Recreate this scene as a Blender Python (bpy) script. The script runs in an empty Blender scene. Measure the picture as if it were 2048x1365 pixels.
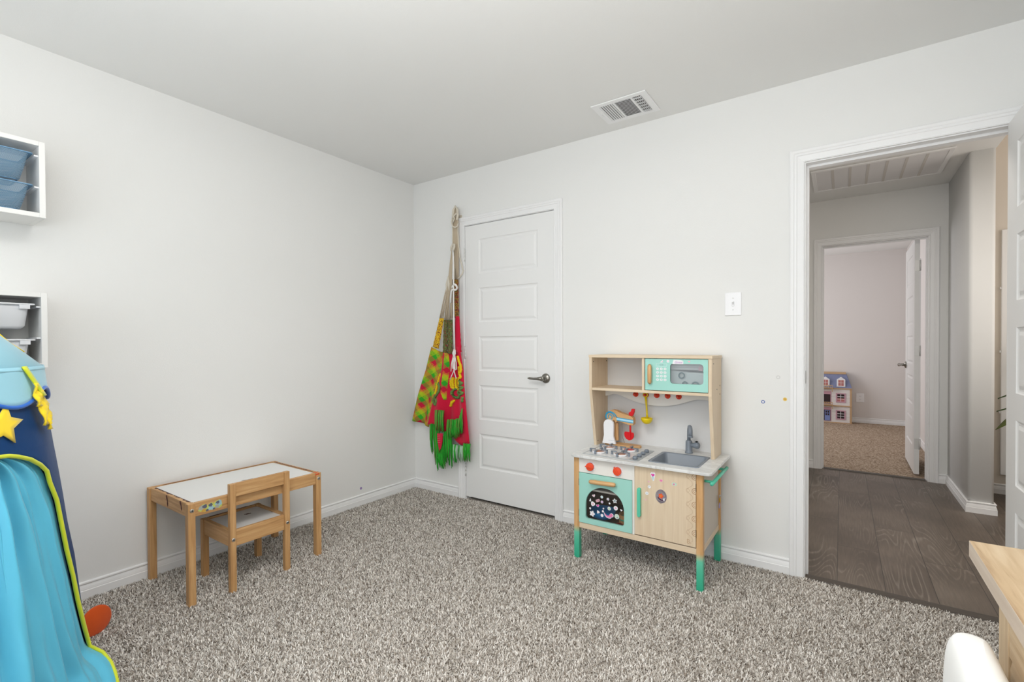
import bpy, bmesh, math, random
import numpy as np
from mathutils import Vector, Matrix

random.seed(7)
SC = bpy.context.scene
COL = SC.collection
PI = math.pi

# ------------------------------------------------------------------ camera
F_PX, YAW, PITCH, ROLL = 956.58, -0.6041, -0.0108, -0.0043
CAM = Vector((2.8524, -2.7431, 1.1538))
def set_camera():
    s, c = math.sin(YAW), math.cos(YAW)
    d = Vector((s*math.cos(PITCH), c*math.cos(PITCH), math.sin(PITCH)))
    r0 = Vector((c, -s, 0)); u0 = r0.cross(d)
    r = r0*math.cos(ROLL) + u0*math.sin(ROLL)
    u = r.cross(d)
    cd = bpy.data.cameras.new('camera'); cam = bpy.data.objects.new('camera', cd); COL.objects.link(cam)
    M = Matrix((r, u, -d)).transposed().to_4x4(); M.translation = CAM
    cam.matrix_world = M
    cd.sensor_fit = 'HORIZONTAL'; cd.sensor_width = 36.0; cd.lens = F_PX/2048*36
    cd.shift_x = 0.0; cd.shift_y = 16.26/2048
    cd.clip_start = 0.05; cd.clip_end = 60
    SC.camera = cam
set_camera()

# ------------------------------------------------------------------ world, lights, exposure
W = bpy.data.worlds.new('world'); SC.world = W; W.use_nodes = True
W.node_tree.nodes['Background'].inputs[0].default_value = (0.80, 0.90, 1.0, 1)
W.node_tree.nodes['Background'].inputs[1].default_value = 1.0
def area(name, loc, rot, sx, sy, power, color=(1, 1, 1), spread=180):
    l = bpy.data.lights.new(name, 'AREA'); l.shape = 'RECTANGLE'; l.size = sx; l.size_y = sy
    l.energy = power; l.color = color; l.spread = math.radians(spread)
    o = bpy.data.objects.new(name, l); COL.objects.link(o); o.location = loc; o.rotation_euler = rot
    return o
area('window_daylight', (1.85, -3.62, 1.16), (PI/2, 0, 0), 2.9, 1.5, 20, (0.985, 0.995, 1.0), 170)
area('overhead_fill', (1.95, -2.0, 2.34), (0, 0, 0), 0.5, 0.5, 15, (1.0, 0.985, 0.965))  # added overhead fill to even out the room; no fitting known
area('uplight_fill', (2.45, -2.75, 1.62), (PI, 0, 0), 0.6, 0.6, 34, (1.0, 0.99, 0.975))  # added uplight, bounced off the ceiling to lift dim walls
area('hall_side_fill', (5.0, 1.2, 1.7), (0, PI/2, 0), 1.6, 1.8, 18, (1.0, 0.94, 0.88))  # added fill from the landing side, brightens the hallway; no window there
area('hall_overhead_fill', (3.05, .62, 2.425), (0, 0, 0), .3, .3, 10, (1.0, 0.95, 0.89))  # added down-facing fill out of view, lifts the short wall's end face
area('playroom_fill', (1.28, 4.3, 1.45), (0, -PI/2, 0), 1.5, 1.5, 25, (0.98, 0.97, 1.0))  # added fill for the room across the hall; the wall behind is solid
SC.view_settings.view_transform = 'Standard'; SC.view_settings.look = 'None'
SC.view_settings.gamma = 1.0; SC.view_settings.exposure = -0.03; SC.view_settings.use_curve_mapping = False

# ------------------------------------------------------------------ colour + materials
def lin(v):
    v = v/255.0
    return v/12.92 if v <= 0.04045 else ((v+0.055)/1.055)**2.4
def C(r, g, b): return (lin(r), lin(g), lin(b), 1.0)
def new_mat(name):
    m = bpy.data.materials.new(name); m.use_nodes = True
    nt = m.node_tree; b = nt.nodes['Principled BSDF']
    return m, nt, b
def plain(name, col, rough=0.5, metal=0.0, spec=0.5, bump=0.0, bscale=200.0, bdist=0.002):
    m, nt, b = new_mat(name)
    b.inputs['Base Color'].default_value = col; b.inputs['Roughness'].default_value = rough
    b.inputs['Metallic'].default_value = metal; b.inputs['Specular IOR Level'].default_value = spec
    if bump:
        tc = nt.nodes.new('ShaderNodeTexCoord'); n = nt.nodes.new('ShaderNodeTexNoise')
        n.inputs['Scale'].default_value = bscale; n.inputs['Detail'].default_value = 3
        bp = nt.nodes.new('ShaderNodeBump'); bp.inputs['Strength'].default_value = bump; bp.inputs['Distance'].default_value = bdist
        nt.links.new(tc.outputs['Object'], n.inputs['Vector']); nt.links.new(n.outputs['Fac'], bp.inputs['Height'])
        nt.links.new(bp.outputs['Normal'], b.inputs['Normal'])
    return m
def ramp(nt, stops):
    r = nt.nodes.new('ShaderNodeValToRGB'); e = r.color_ramp.elements
    while len(e) > 1: e.remove(e[-1])
    e[0].position = stops[0][0]; e[0].color = stops[0][1]
    for p, c in stops[1:]:
        x = e.new(p); x.color = c
    return r
def wood(name, stops, axis='z', scale=1.0, rough=0.5, stretch=14.0, fine=60.0, knots=0.0):
    """grain lines run along the axis: noise squeezed across it"""
    m, nt, b = new_mat(name)
    tc = nt.nodes.new('ShaderNodeTexCoord'); mp = nt.nodes.new('ShaderNodeMapping')
    s = [fine*scale]*3; s['xyz'.index(axis)] = fine*scale/stretch
    mp.inputs['Scale'].default_value = s
    n = nt.nodes.new('ShaderNodeTexNoise'); n.inputs['Scale'].default_value = 1.0; n.inputs['Detail'].default_value = 5
    n.inputs['Distortion'].default_value = 0.6
    r = ramp(nt, stops)
    nt.links.new(tc.outputs['Object'], mp.inputs['Vector']); nt.links.new(mp.outputs['Vector'], n.inputs['Vector'])
    nt.links.new(n.outputs['Fac'], r.inputs['Fac'])
    nt.links.new(r.outputs['Color'], b.inputs['Base Color'])
    b.inputs['Roughness'].default_value = rough
    return m
def woodset(name, stops, **k): return {a: wood(name+'_'+a, stops, a, **k) for a in 'xyz'}

M = {}
M['wall'] = plain('wall_paint', C(240, 240, 238), 0.85, spec=0.25, bump=0.16, bscale=260, bdist=0.002)
M['ceil'] = plain('ceiling_paint', C(241, 241, 239), 0.9, spec=0.2, bump=0.12, bscale=220, bdist=0.002)
M['trim'] = plain('trim_paint', C(246, 246, 246), 0.38, spec=0.45)
M['door'] = plain('door_paint', C(243, 243, 242), 0.42, spec=0.45)
M['white'] = plain('white_laminate', C(240, 239, 236), 0.4)
M['plastic'] = plain('white_plastic', C(249, 249, 251), 0.28)
M['steel'] = plain('brushed_nickel', C(150, 147, 140), 0.28, metal=1.0)
M['screw'] = plain('bright_steel', C(205, 203, 200), 0.3, metal=1.0)
M['dark'] = plain('dark_void', C(28, 27, 26), 0.8)
M['chrome'] = plain('hinge_steel', C(226, 226, 224), 0.35, metal=0.3)
PINE = woodset('aged_pine', [(0.25, C(172, 128, 80)), (0.48, C(198, 152, 100)), (0.7, C(213, 171, 120))], stretch=16, fine=70, rough=0.5)
PLY = woodset('birch_ply', [(0.25, C(219, 196, 166)), (0.5, C(227, 206, 177)), (0.75, C(232, 213, 186))], stretch=20, fine=70, rough=0.5)
BEECH = woodset('beech', [(0.25, C(196, 146, 92)), (0.5, C(213, 166, 112)), (0.75, C(224, 182, 132))], stretch=14, fine=60, rough=0.45)

# ------------------------------------------------------------------ mesh builder
class MB:
    def __init__(s): s.v = []; s.f = []; s.m = []; s.sm = []
    def add(s, vs, fs, mi=0, smooth=False, T=None):
        o = len(s.v)
        for p in vs:
            p = Vector(p)
            if T is not None: p = T @ p
            s.v.append(tuple(p))
        for f in fs:
            s.f.append(tuple(i+o for i in f)); s.m.append(mi); s.sm.append(smooth)
        return s
    def box(s, x0, x1, y0, y1, z0, z1, mi=0, T=None):
        if x0 > x1: x0, x1 = x1, x0
        if y0 > y1: y0, y1 = y1, y0
        if z0 > z1: z0, z1 = z1, z0
        vs = [(x0,y0,z0),(x1,y0,z0),(x1,y1,z0),(x0,y1,z0),(x0,y0,z1),(x1,y0,z1),(x1,y1,z1),(x0,y1,z1)]
        return s.add(vs, [(0,3,2,1),(4,5,6,7),(0,1,5,4),(1,2,6,5),(2,3,7,6),(3,0,4,7)], mi, False, T)
    def prism(s, pts, axis, a, b, mi=0, T=None, smooth=False):
        """2-D polygon extruded from a to b along axis ('x': pts are (y,z), 'y': (x,z), 'z': (x,y))"""
        def P(p, t):
            return {'x': (t, p[0], p[1]), 'y': (p[0], t, p[1]), 'z': (p[0], p[1], t)}[axis]
        area2 = sum(pts[i][0]*pts[(i+1) % len(pts)][1]-pts[(i+1) % len(pts)][0]*pts[i][1] for i in range(len(pts)))
        if area2 < 0: pts = pts[::-1]
        lo, hi = min(a, b), max(a, b)
        if axis == 'y': lo, hi = hi, lo
        n = len(pts); vs = [P(p, lo) for p in pts]+[P(p, hi) for p in pts]
        fs = [tuple(range(n-1, -1, -1)), tuple(range(n, 2*n))]
        o = len(s.v)
        s.add(vs, fs, mi, False, T)
        for i in range(n):
            j = (i+1) % n
            s.f.append((o+i, o+j, o+n+j, o+n+i)); s.m.append(mi); s.sm.append(smooth)
        return s
    def tube(s, path, rad, seg=8, mi=0, caps=True, smooth=True, T=None, closed=False):
        path = [Vector(p) for p in path]; n = len(path)
        rads = rad if isinstance(rad, (list, tuple)) else [rad]*n
        vs = []; fs = []; prev = None
        for i, p in enumerate(path):
            if closed: t = path[(i+1) % n]-path[i-1]
            else: t = path[min(i+1, n-1)]-path[max(i-1, 0)]
            t.normalize()
            if prev is None:
                up = Vector((0, 0, 1)) if abs(t.z) < 0.9 else Vector((1, 0, 0))
                a = t.cross(up).normalized()
            else:
                a = (prev - t*prev.dot(t))
                a = a.normalized() if a.length > 1e-6 else t.orthogonal().normalized()
            prev = a; b = t.cross(a)
            for k in range(seg):
                an = 2*PI*k/seg
                vs.append(p+(a*math.cos(an)+b*math.sin(an))*rads[i])
        m_ = n if closed else n-1
        for i in range(m_):
            i2 = (i+1) % n
            for k in range(seg):
                k2 = (k+1) % seg
                fs.append((i*seg+k, i*seg+k2, i2*seg+k2, i2*seg+k))
        if caps and not closed:
            fs.append(tuple(range(seg-1, -1, -1))); fs.append(tuple((n-1)*seg+k for k in range(seg)))
        return s.add(vs, fs, mi, smooth, T)
    def lathe(s, prof, origin, axis='z', seg=24, mi=0, smooth=True, T=None, cap0=True, cap1=True):
        """prof: (radius, height) pairs along axis"""
        vs = []; fs = []; ox, oy, oz = origin
        for r, h in prof:
            for k in range(seg):
                an = 2*PI*k/seg; c, d = r*math.cos(an), r*math.sin(an)
                if axis == 'z': vs.append((ox+c, oy+d, oz+h))
                elif axis == 'y': vs.append((ox+c, oy+h, oz-d))
                else: vs.append((ox+h, oy+c, oz+d))
        n = len(prof)
        for i in range(n-1):
            for k in range(seg):
                k2 = (k+1) % seg
                fs.append((i*seg+k, i*seg+k2, (i+1)*seg+k2, (i+1)*seg+k))
        s.add(vs, fs, mi, smooth, T)
        caps = []
        if cap0: caps.append(tuple(range(seg-1, -1, -1)))
        if cap1: caps.append(tuple((n-1)*seg+k for k in range(seg)))
        if caps:
            o = len(s.v)-len(vs)
            for f in caps:
                s.f.append(tuple(i+o for i in f)); s.m.append(mi); s.sm.append(False)
        return s
    def grid(s, rows, mi=0, smooth=True, closed=False, mfun=None):
        nr = len(rows); nc = len(rows[0]); o = len(s.v)
        for r in rows:
            for p in r: s.v.append(tuple(p))
        for i in range(nr-1):
            for j in range(nc if closed else nc-1):
                j2 = (j+1) % nc
                s.f.append((o+i*nc+j, o+i*nc+j2, o+(i+1)*nc+j2, o+(i+1)*nc+j))
                s.m.append(mfun(i, j) if mfun else mi); s.sm.append(smooth)
        return s
    def build(s, name, mats, parent=None, bevel=0.0, solid=0.0, subsurf=0, offset=0.0, local=False, seg=2, weld=False, origin=None):
        """links the shapes as ONE mesh object; vertices are in world space unless local=True"""
        if not isinstance(mats, (list, tuple)): mats = [mats]
        if parent is not None and not local: org = parent_world(parent)
        elif parent is None: 
            if origin is not None: org = Vector(origin)
            else:
                xs = [p[0] for p in s.v]; ys = [p[1] for p in s.v]; zs = [p[2] for p in s.v]
                org = Vector(((min(xs)+max(xs))/2, (min(ys)+max(ys))/2, min(zs)))
        else: org = Vector((0, 0, 0))
        me = bpy.data.meshes.new(name)
        me.from_pydata([(p[0]-org.x, p[1]-org.y, p[2]-org.z) for p in s.v], [], s.f)
        for m in mats: me.materials.append(m)
        me.polygons.foreach_set('material_index', s.m); me.polygons.foreach_set('use_smooth', s.sm)
        me.update()
        bm = bmesh.new(); bm.from_mesh(me); bmesh.ops.recalc_face_normals(bm, faces=bm.faces); bm.to_mesh(me); bm.free()
        o = bpy.data.objects.new(name, me); COL.objects.link(o)
        if parent is not None: o.parent = parent
        else: o.location = org
        if weld:
            w = o.modifiers.new('weld', 'WELD'); w.merge_threshold = 1e-5
        if solid:
            q = o.modifiers.new('thickness', 'SOLIDIFY'); q.thickness = solid; q.offset = offset
        if bevel:
            q = o.modifiers.new('edge', 'BEVEL'); q.width = bevel; q.segments = seg; q.limit_method = 'ANGLE'; q.angle_limit = math.radians(40)
        if subsurf:
            q = o.modifiers.new('smooth', 'SUBSURF'); q.levels = subsurf; q.render_levels = subsurf
        return o
def parent_world(p):
    loc = Vector((0, 0, 0))
    while p is not None:
        loc = loc + p.location; p = p.parent
    return loc
def tag(o, label, cat, group=None, kind=None):
    o['label'] = label; o['category'] = cat
    if group: o['group'] = group
    if kind: o['kind'] = kind
    return o
def thing(name, label, cat, loc, rotz=0.0, group=None):
    o = bpy.data.objects.new(name, None); COL.objects.link(o)
    o.location = loc; o.rotation_euler = (0, 0, rotz); o.empty_display_size = 0.1
    return tag(o, label, cat, group)
def struct(o, label, cat):
    return tag(o, label, cat, None, 'structure')
def text_mesh(body, size, font_shear=0.0):
    cu = bpy.data.curves.new('lettering', 'FONT'); cu.body = body; cu.size = size; cu.shear = font_shear
    cu.align_x = 'CENTER'; cu.align_y = 'CENTER'; cu.extrude = 0.0004
    ob = bpy.data.objects.new('lettering', cu); COL.objects.link(ob)
    dg = bpy.context.evaluated_depsgraph_get(); me = bpy.data.meshes.new_from_object(ob.evaluated_get(dg))
    vs = [tuple(v.co) for v in me.vertices]; fs = [tuple(p.vertices) for p in me.polygons]
    bpy.data.objects.remove(ob); bpy.data.curves.remove(cu); bpy.data.meshes.remove(me)
    return vs, fs
def text_on_front(mb, body, size, x, y, z, mi=0, shear=0.0, rot=0.0):
    """lettering on a face that looks towards -y"""
    vs, fs = text_mesh(body, size, shear)
    c, s_ = math.cos(rot), math.sin(rot)
    mb.add([(x+p[0]*c-p[1]*s_, y-p[2], z+p[0]*s_+p[1]*c) for p in vs], fs, mi)
def rrect(x0, x1, z0, z1, r, n=5):
    pts = []
    for cx, cz, a0 in ((x1-r, z1-r, 0), (x0+r, z1-r, PI/2), (x0+r, z0+r, PI), (x1-r, z0+r, 1.5*PI)):
        for k in range(n+1):
            a = a0+PI/2*k/n; pts.append((cx+r*math.cos(a), cz+r*math.sin(a)))
    return pts
def circle(cx, cz, r, n=16, sx=1.0, a0=0.0):
    return [(cx+r*sx*math.cos(a0+2*PI*k/n), cz+r*math.sin(a0+2*PI*k/n)) for k in range(n)]
def star(cx, cz, r, ri=0.5, n=5, rot=PI/2):
    return [(cx+(r if k % 2 == 0 else r*ri)*math.cos(rot+PI*k/n), cz+(r if k % 2 == 0 else r*ri)*math.sin(rot+PI*k/n)) for k in range(2*n)]
def heart(cx, cz, s, rot=0.0):
    pts = []
    for k in range(24):
        t = 2*PI*k/24
        x = 16*math.sin(t)**3/16; z = (13*math.cos(t)-5*math.cos(2*t)-2*math.cos(3*t)-math.cos(4*t))/16
        pts.append((cx+s*(x*math.cos(rot)-z*math.sin(rot)), cz+s*(x*math.sin(rot)+z*math.cos(rot))))
    return pts
def ringband(mb, outer, inner, axis, a, b, mi=0):
    """frame between two loops with equal point counts, extruded along the axis"""
    def P(p, t): return {'x': (t, p[0], p[1]), 'y': (p[0], t, p[1]), 'z': (p[0], p[1], t)}[axis]
    n = len(outer); vs = [P(p, a) for p in outer]+[P(p, a) for p in inner]+[P(p, b) for p in outer]+[P(p, b) for p in inner]
    fs = []
    for i in range(n):
        j = (i+1) % n
        fs += [(i, j, n+j, n+i), (2*n+i, 3*n+i, 3*n+j, 2*n+j), (i, 2*n+i, 2*n+j, j), (n+i, n+j, 3*n+j, 3*n+i)]
    mb.add(vs, fs, mi)
# ================================================================== the setting
H = 2.44
def carpet_mat(name, dark, mid, light, scale):
    m, nt, b = new_mat(name)
    tc = nt.nodes.new('ShaderNodeTexCoord')
    v = nt.nodes.new('ShaderNodeTexVoronoi'); v.inputs['Scale'].default_value = scale
    n = nt.nodes.new('ShaderNodeTexNoise'); n.inputs['Scale'].default_value = scale*0.9; n.inputs['Detail'].default_value = 4
    mx = nt.nodes.new('ShaderNodeMath'); mx.operation = 'MULTIPLY_ADD'; mx.inputs[1].default_value = 0.45
    sep = nt.nodes.new('ShaderNodeSeparateColor')
    r = ramp(nt, [(0.22, dark), (0.48, mid), (0.72, light)])
    nt.links.new(tc.outputs['Object'], v.inputs['Vector']); nt.links.new(tc.outputs['Object'], n.inputs['Vector'])
    nt.links.new(v.outputs['Color'], sep.inputs[0]); nt.links.new(sep.outputs[0], mx.inputs[0])
    n2 = nt.nodes.new('ShaderNodeMath'); n2.operation = 'MULTIPLY'; n2.inputs[1].default_value = 0.55
    nt.links.new(n.outputs['Fac'], n2.inputs[0]); nt.links.new(n2.outputs[0], mx.inputs[2])
    nt.links.new(mx.outputs[0], r.inputs['Fac']); nt.links.new(r.outputs['Color'], b.inputs['Base Color'])
    bp = nt.nodes.new('ShaderNodeBump'); bp.inputs['Strength'].default_value = 0.9; bp.inputs['Distance'].default_value = 0.006
    nt.links.new(mx.outputs[0], bp.inputs['Height']); nt.links.new(bp.outputs['Normal'], b.inputs['Normal'])
    b.inputs['Roughness'].default_value = 0.95; b.inputs['Specular IOR Level'].default_value = 0.1
    return m
M['carpet'] = carpet_mat('carpet_backing', C(120, 110, 99), C(182, 173, 163), C(222, 215, 207), 190)
M['carpet2'] = carpet_mat('playroom_carpet', C(118, 98, 80), C(168, 147, 126), C(205, 187, 168), 110)

def plank_mat():
    m, nt, b = new_mat('grey_oak_planks')
    N = nt.nodes.new; L = nt.links.new
    tc = N('ShaderNodeTexCoord'); mp = N('ShaderNodeMapping'); mp.inputs['Rotation'].default_value = (0, 0, PI/2)
    mp.inputs['Location'].default_value = (0.55, -0.0225, 0)
    br = N('ShaderNodeTexBrick'); br.offset = 0.37; br.inputs['Scale'].default_value = 1.0
    br.inputs['Brick Width'].default_value = 1.22; br.inputs['Row Height'].default_value = 0.1875
    br.inputs['Mortar Size'].default_value = 0.0016; br.inputs['Mortar Smooth'].default_value = 0.2
    br.inputs['Color1'].default_value = (0, 0, 0, 1); br.inputs['Color2'].default_value = (1, 1, 1, 1); br.inputs['Mortar'].default_value = (0.5, 0.5, 0.5, 1)
    L(tc.outputs['Object'], mp.inputs['Vector']); L(mp.outputs['Vector'], br.inputs['Vector'])
    # cathedral grain: rings of a stretched noise field, offset per plank
    off = N('ShaderNodeVectorMath'); off.operation = 'MULTIPLY_ADD'; off.inputs[1].default_value = (3.1, 5.7, 2.3)
    L(br.outputs['Color'], off.inputs[0]); L(tc.outputs['Object'], off.inputs[2])
    mp2 = N('ShaderNodeMapping'); mp2.inputs['Scale'].default_value = (6.0, .75, 1)
    L(off.outputs[0], mp2.inputs['Vector'])
    n = N('ShaderNodeTexNoise'); n.inputs['Scale'].default_value = 1.0; n.inputs['Detail'].default_value = 1.5; n.inputs['Roughness'].default_value = 0.4
    L(mp2.outputs['Vector'], n.inputs['Vector'])
    k = N('ShaderNodeMath'); k.operation = 'MULTIPLY'; k.inputs[1].default_value = 26.0; L(n.outputs['Fac'], k.inputs[0])
    fr = N('ShaderNodeMath'); fr.operation = 'FRACT'; L(k.outputs[0], fr.inputs[0])
    line = ramp(nt, [(0.0, (0, 0, 0, 1)), (0.62, (0, 0, 0, 1)), (0.86, (1, 1, 1, 1)), (1.0, (0, 0, 0, 1))]); L(fr.outputs[0], line.inputs['Fac'])
    mp3 = N('ShaderNodeMapping'); mp3.inputs['Scale'].default_value = (120, 9, 1); L(off.outputs[0], mp3.inputs['Vector'])
    n2 = N('ShaderNodeTexNoise'); n2.inputs['Scale'].default_value = 1.0; n2.inputs['Detail'].default_value = 4; L(mp3.outputs['Vector'], n2.inputs['Vector'])
    n3 = N('ShaderNodeTexNoise'); n3.inputs['Scale'].default_value = 2.2; n3.inputs['Detail'].default_value = 2; L(off.outputs[0], n3.inputs['Vector'])
    base = ramp(nt, [(0.3, C(88, 77, 67)), (0.55, C(107, 95, 84)), (0.75, C(121, 109, 97))]); L(n3.outputs['Fac'], base.inputs['Fac'])
    mask = N('ShaderNodeMath'); mask.operation = 'MULTIPLY'; L(line.outputs['Color'], mask.inputs[0]); L(n2.outputs['Fac'], mask.inputs[1])
    n4 = N('ShaderNodeTexNoise'); n4.inputs['Scale'].default_value = 1.7; L(off.outputs[0], n4.inputs['Vector']); pm = ramp(nt, [(.46, (0, 0, 0, 1)), (.62, (1, 1, 1, 1))]); L(n4.outputs['Fac'], pm.inputs[0])
    mk2 = N('ShaderNodeMath'); mk2.operation = 'MULTIPLY'; L(pm.outputs[0], mk2.inputs[1]); L(mask.outputs[0], mk2.inputs[0])
    mix = N('ShaderNodeMix'); mix.data_type = 'RGBA'; mix.inputs['B'].default_value = C(156, 146, 134)
    L(mk2.outputs[0], mix.inputs['Factor']); L(base.outputs['Color'], mix.inputs['A'])
    fine = N('ShaderNodeMix'); fine.data_type = 'RGBA'; fine.blend_type = 'MULTIPLY'; fine.inputs['Factor'].default_value = 0.5
    fr2 = ramp(nt, [(0.3, (0.62, 0.62, 0.62, 1)), (0.7, (1.15, 1.15, 1.15, 1))]); L(n2.outputs['Fac'], fr2.inputs['Fac'])
    L(mix.outputs['Result'], fine.inputs['A']); L(fr2.outputs['Color'], fine.inputs['B'])
    seam = N('ShaderNodeMix'); seam.data_type = 'RGBA'; seam.inputs['B'].default_value = C(48, 42, 37)
    L(br.outputs['Fac'], seam.inputs['Factor']); L(fine.outputs['Result'], seam.inputs['A'])
    L(seam.outputs['Result'], b.inputs['Base Color'])
    b.inputs['Roughness'].default_value = 0.42
    return m
M['planks'] = plank_mat()
M['threshold'] = plain('dark_threshold', C(74, 66, 58), 0.45)

mb = MB(); mb.box(-.12, 3.72, -3.72, 0.02, -.1, -.006)
struct(mb.build('floor', M['carpet']), 'grey beige carpeted floor of the room', 'floor')
mb = MB(); mb.box(1.48, 5.3, 0.02, 2.51, -.1, -.002)
struct(mb.build('floor_hall', M['planks'], origin=(0, 0, 0)), 'dark grey oak plank floor of the hallway', 'floor')
mb = MB(); mb.box(1.08, 3.72, 2.51, 5.84, -.1, 0.004)
struct(mb.build('floor_playroom', M['carpet2']), 'brown beige carpet of the room across the hallway', 'floor')

# walls
W0, W1 = 0.52, 1.313       # closet doorway
E0, E1 = 2.692, 3.462      # entry doorway
mb = MB(); mb.box(-.12, 0, -3.72, .12, -.1, H)
struct(mb.build('wall_left', M['wall']), 'plain white wall with the storage units and the small table', 'wall')
mb = MB()
mb.box(0, W0, 0, .12, -.1, H); mb.box(W0, W1, 0, .12, 2.047, H); mb.box(W1, E0, 0, .12, -.1, H)
mb.box(E0, E1, 0, .12, 2.047, H); mb.box(E1, 3.72, 0, .12, -.1, H)
struct(mb.build('wall_back', M['wall']), 'white wall with the closed closet door and the open doorway', 'wall')
mb = MB(); mb.box(3.6, 3.72, -3.72, 0, -.1, H)
struct(mb.build('wall_right', M['wall']), 'white wall behind the open door and the dresser', 'wall')
mb = MB(); mb.box(0, .25, -3.72, -3.6, -.1, H); mb.box(3.35, 3.6, -3.72, -3.6, -.1, H)
mb.box(.25, 3.35, -3.72, -3.6, -.1, .40); mb.box(.25, 3.35, -3.72, -3.6, 1.95, H)
struct(mb.build('wall_front', M['wall']), 'white wall with the wide window that lights the room', 'wall')
mb = MB()
ringband(mb, [(.25, .40), (3.35, .40), (3.35, 1.95), (.25, 1.95)], [(.30, .45), (3.30, .45), (3.30, 1.90), (.30, 1.90)], 'y', -3.70, -3.63)
mb.box(1.78, 1.82, -3.69, -3.64, .45, 1.90)
struct(mb.build('window_1', M['trim'], bevel=.003), 'wide white window frame behind the camera', 'window')
mb = MB(); mb.box(-.12, 3.69, -3.72, 5.84, H, H+.1)
struct(mb.build('ceiling', M['ceil']), 'flat white ceiling', 'ceiling')
mb = MB(); mb.box(.2, .3, .12, .8, -.1, H); mb.box(1.40, 1.48, .12, 2.58, -.1, H); mb.box(.3, 1.40, .75, .8, -.1, H)
struct(mb.build('wall_closet', M['wall']), 'walls of the closet behind the closed door', 'wall')
mb = MB(); mb.box(.3, 1.4, .02, .75, -.1, -.006)
struct(mb.build('floor_closet', M['carpet']), 'closet floor behind the closed door', 'floor')
P0, P1, HY = 2.695, 3.448, 2.46   # doorway across the hall
mb = MB(); mb.box(1.08, P0, HY, HY+.12, -.1, H); mb.box(P0, P1, HY, HY+.12, 2.047, H); mb.box(P1, 3.56, HY, HY+.12, -.1, H)
struct(mb.build('wall_hall_far', M['wall']), 'far hallway wall around the second doorway', 'wall')
r = .022
pts = [(3.56, 2.58), (3.69, 2.58)]
for k in range(7):
    a = -PI/2*k/6; pts.append((3.69-r+r*math.cos(a), 1.69+r+r*math.sin(a)))
for k in range(7):
    a = -PI/2-PI/2*k/6; pts.append((3.56+r+r*math.cos(a), 1.69+r+r*math.sin(a)))
mb = MB(); mb.prism(pts, 'z', -.1, H, smooth=True)
struct(mb.build('wall_hall_stub', M['wall']), 'short hallway wall with rounded corner at the end of the passage', 'wall')
mb = MB(); mb.box(3.69, 5.3, 2.35, 2.47, -.1, 3.2); mb.box(5.3, 5.42, .0, 2.47, -.1, 3.2); mb.box(3.72, 5.3, 0.0, .12, -.1, 3.2); mb.box(3.57, 3.69, .12, 2.47, H+.1, 3.2)
struct(mb.build('wall_landing', plain('landing_paint', C(226, 217, 205), .85, spec=.2, bump=.1, bscale=260)), 'cream wall of the taller space beyond the hallway', 'wall')
mb = MB(); mb.box(3.57, 5.42, 0, 2.47, 3.2, 3.3)
struct(mb.build('ceiling_landing', M['ceil']), 'higher ceiling beyond the hallway', 'ceiling')
M['wall2'] = plain('playroom_paint', C(231, 226, 223), .85, spec=.2, bump=.1, bscale=260)
mb = MB(); mb.box(1.08, 3.7, 5.72, 5.84, -.1, H)
struct(mb.build('wall_playroom_far', M['wall2']), 'far wall behind the dollhouse', 'wall')
mb = MB(); mb.box(1.08, 1.2, 2.58, 5.72, -.1, H)
struct(mb.build('wall_playroom_left', M['wall2']), 'left wall of the room across the hallway', 'wall')
mb = MB(); mb.box(3.58, 3.7, 2.58, 5.72, -.1, H)
struct(mb.build('wall_playroom_right', M['wall2']), 'right wall of the room across the hallway', 'wall')

# thresholds
mb = MB(); mb.prism([(-.012, -.006), (-.006, .001), (.03, .002), (.05, -.002), (.05, -.006)], 'x', E0+.02, E1-.02)
struct(mb.build('trim_threshold', M['threshold']), 'dark strip between the carpet and the hallway planks', 'trim')
mb = MB(); mb.prism([(2.47, -.002), (2.475, .006), (2.51, .008), (2.52, .003), (2.52, -.002)], 'x', P0+.02, P1-.02)
struct(mb.build('trim_threshold_far', M['threshold']), 'dark strip between the hallway planks and the playroom carpet', 'trim')

# casings: one moulded profile swept round each doorway, jamb and stop included
PROF = [(0, 0), (0, .0105), (.003, .012), (.006, .0095), (.030, .0125), (.033, .0155), (.042, .0150), (.046, .0180), (.057, .0185), (.062, .015), (.062, 0)]
def casing(mb, x0, x1, zt, yp, sgn=-1, T=None, z0=-.005):
    rows = []
    for (a, b_) in ((x0, 0), (x0, 1), (x1, 2), (x1, 3)):
        row = []
        for w, d in PROF:
            x = x0-w if a == x0 else x1+w
            z = z0 if b_ in (0, 3) else zt+w
            p = Vector((x, yp+sgn*d, z)); row.append(T @ p if T else p)
        rows.append(row)
    mb.grid(rows, smooth=False)
def jamb(mb, x0, x1, zt, ya, yb, stop=None, t=.018, z0=-.005):
    mb.box(x0-t, x0, ya, yb, z0, zt+t); mb.box(x1, x1+t, ya, yb, z0, zt+t); mb.box(x0, x1, ya, yb, zt, zt+t)
    if stop:
        s0, s1 = stop
        mb.box(x0, x0+.011, s0, s1, z0, zt-.011); mb.box(x1-.011, x1, s0, s1, z0, zt-.011); mb.box(x0, x1, s0, s1, zt-.011, zt)
mb = MB(); casing(mb, .533, 1.302, 2.034, 0); jamb(mb, .5355, 1.2995, 2.032, 0, .12, (.04, .075))
struct(mb.build('trim_1', M['trim']), 'white moulded casing around the closed closet door', 'trim')
mb = MB(); casing(mb, 2.700, 3.452, 2.034, 0); jamb(mb, 2.705, 3.447, 2.029, 0, .12, (.045, .08)); casing(mb, 2.700, 3.452, 2.034, .12, 1)
entry_trim = struct(mb.build('trim_2', M['trim']), 'white moulded casing around the open doorway to the hallway', 'trim')
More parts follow.
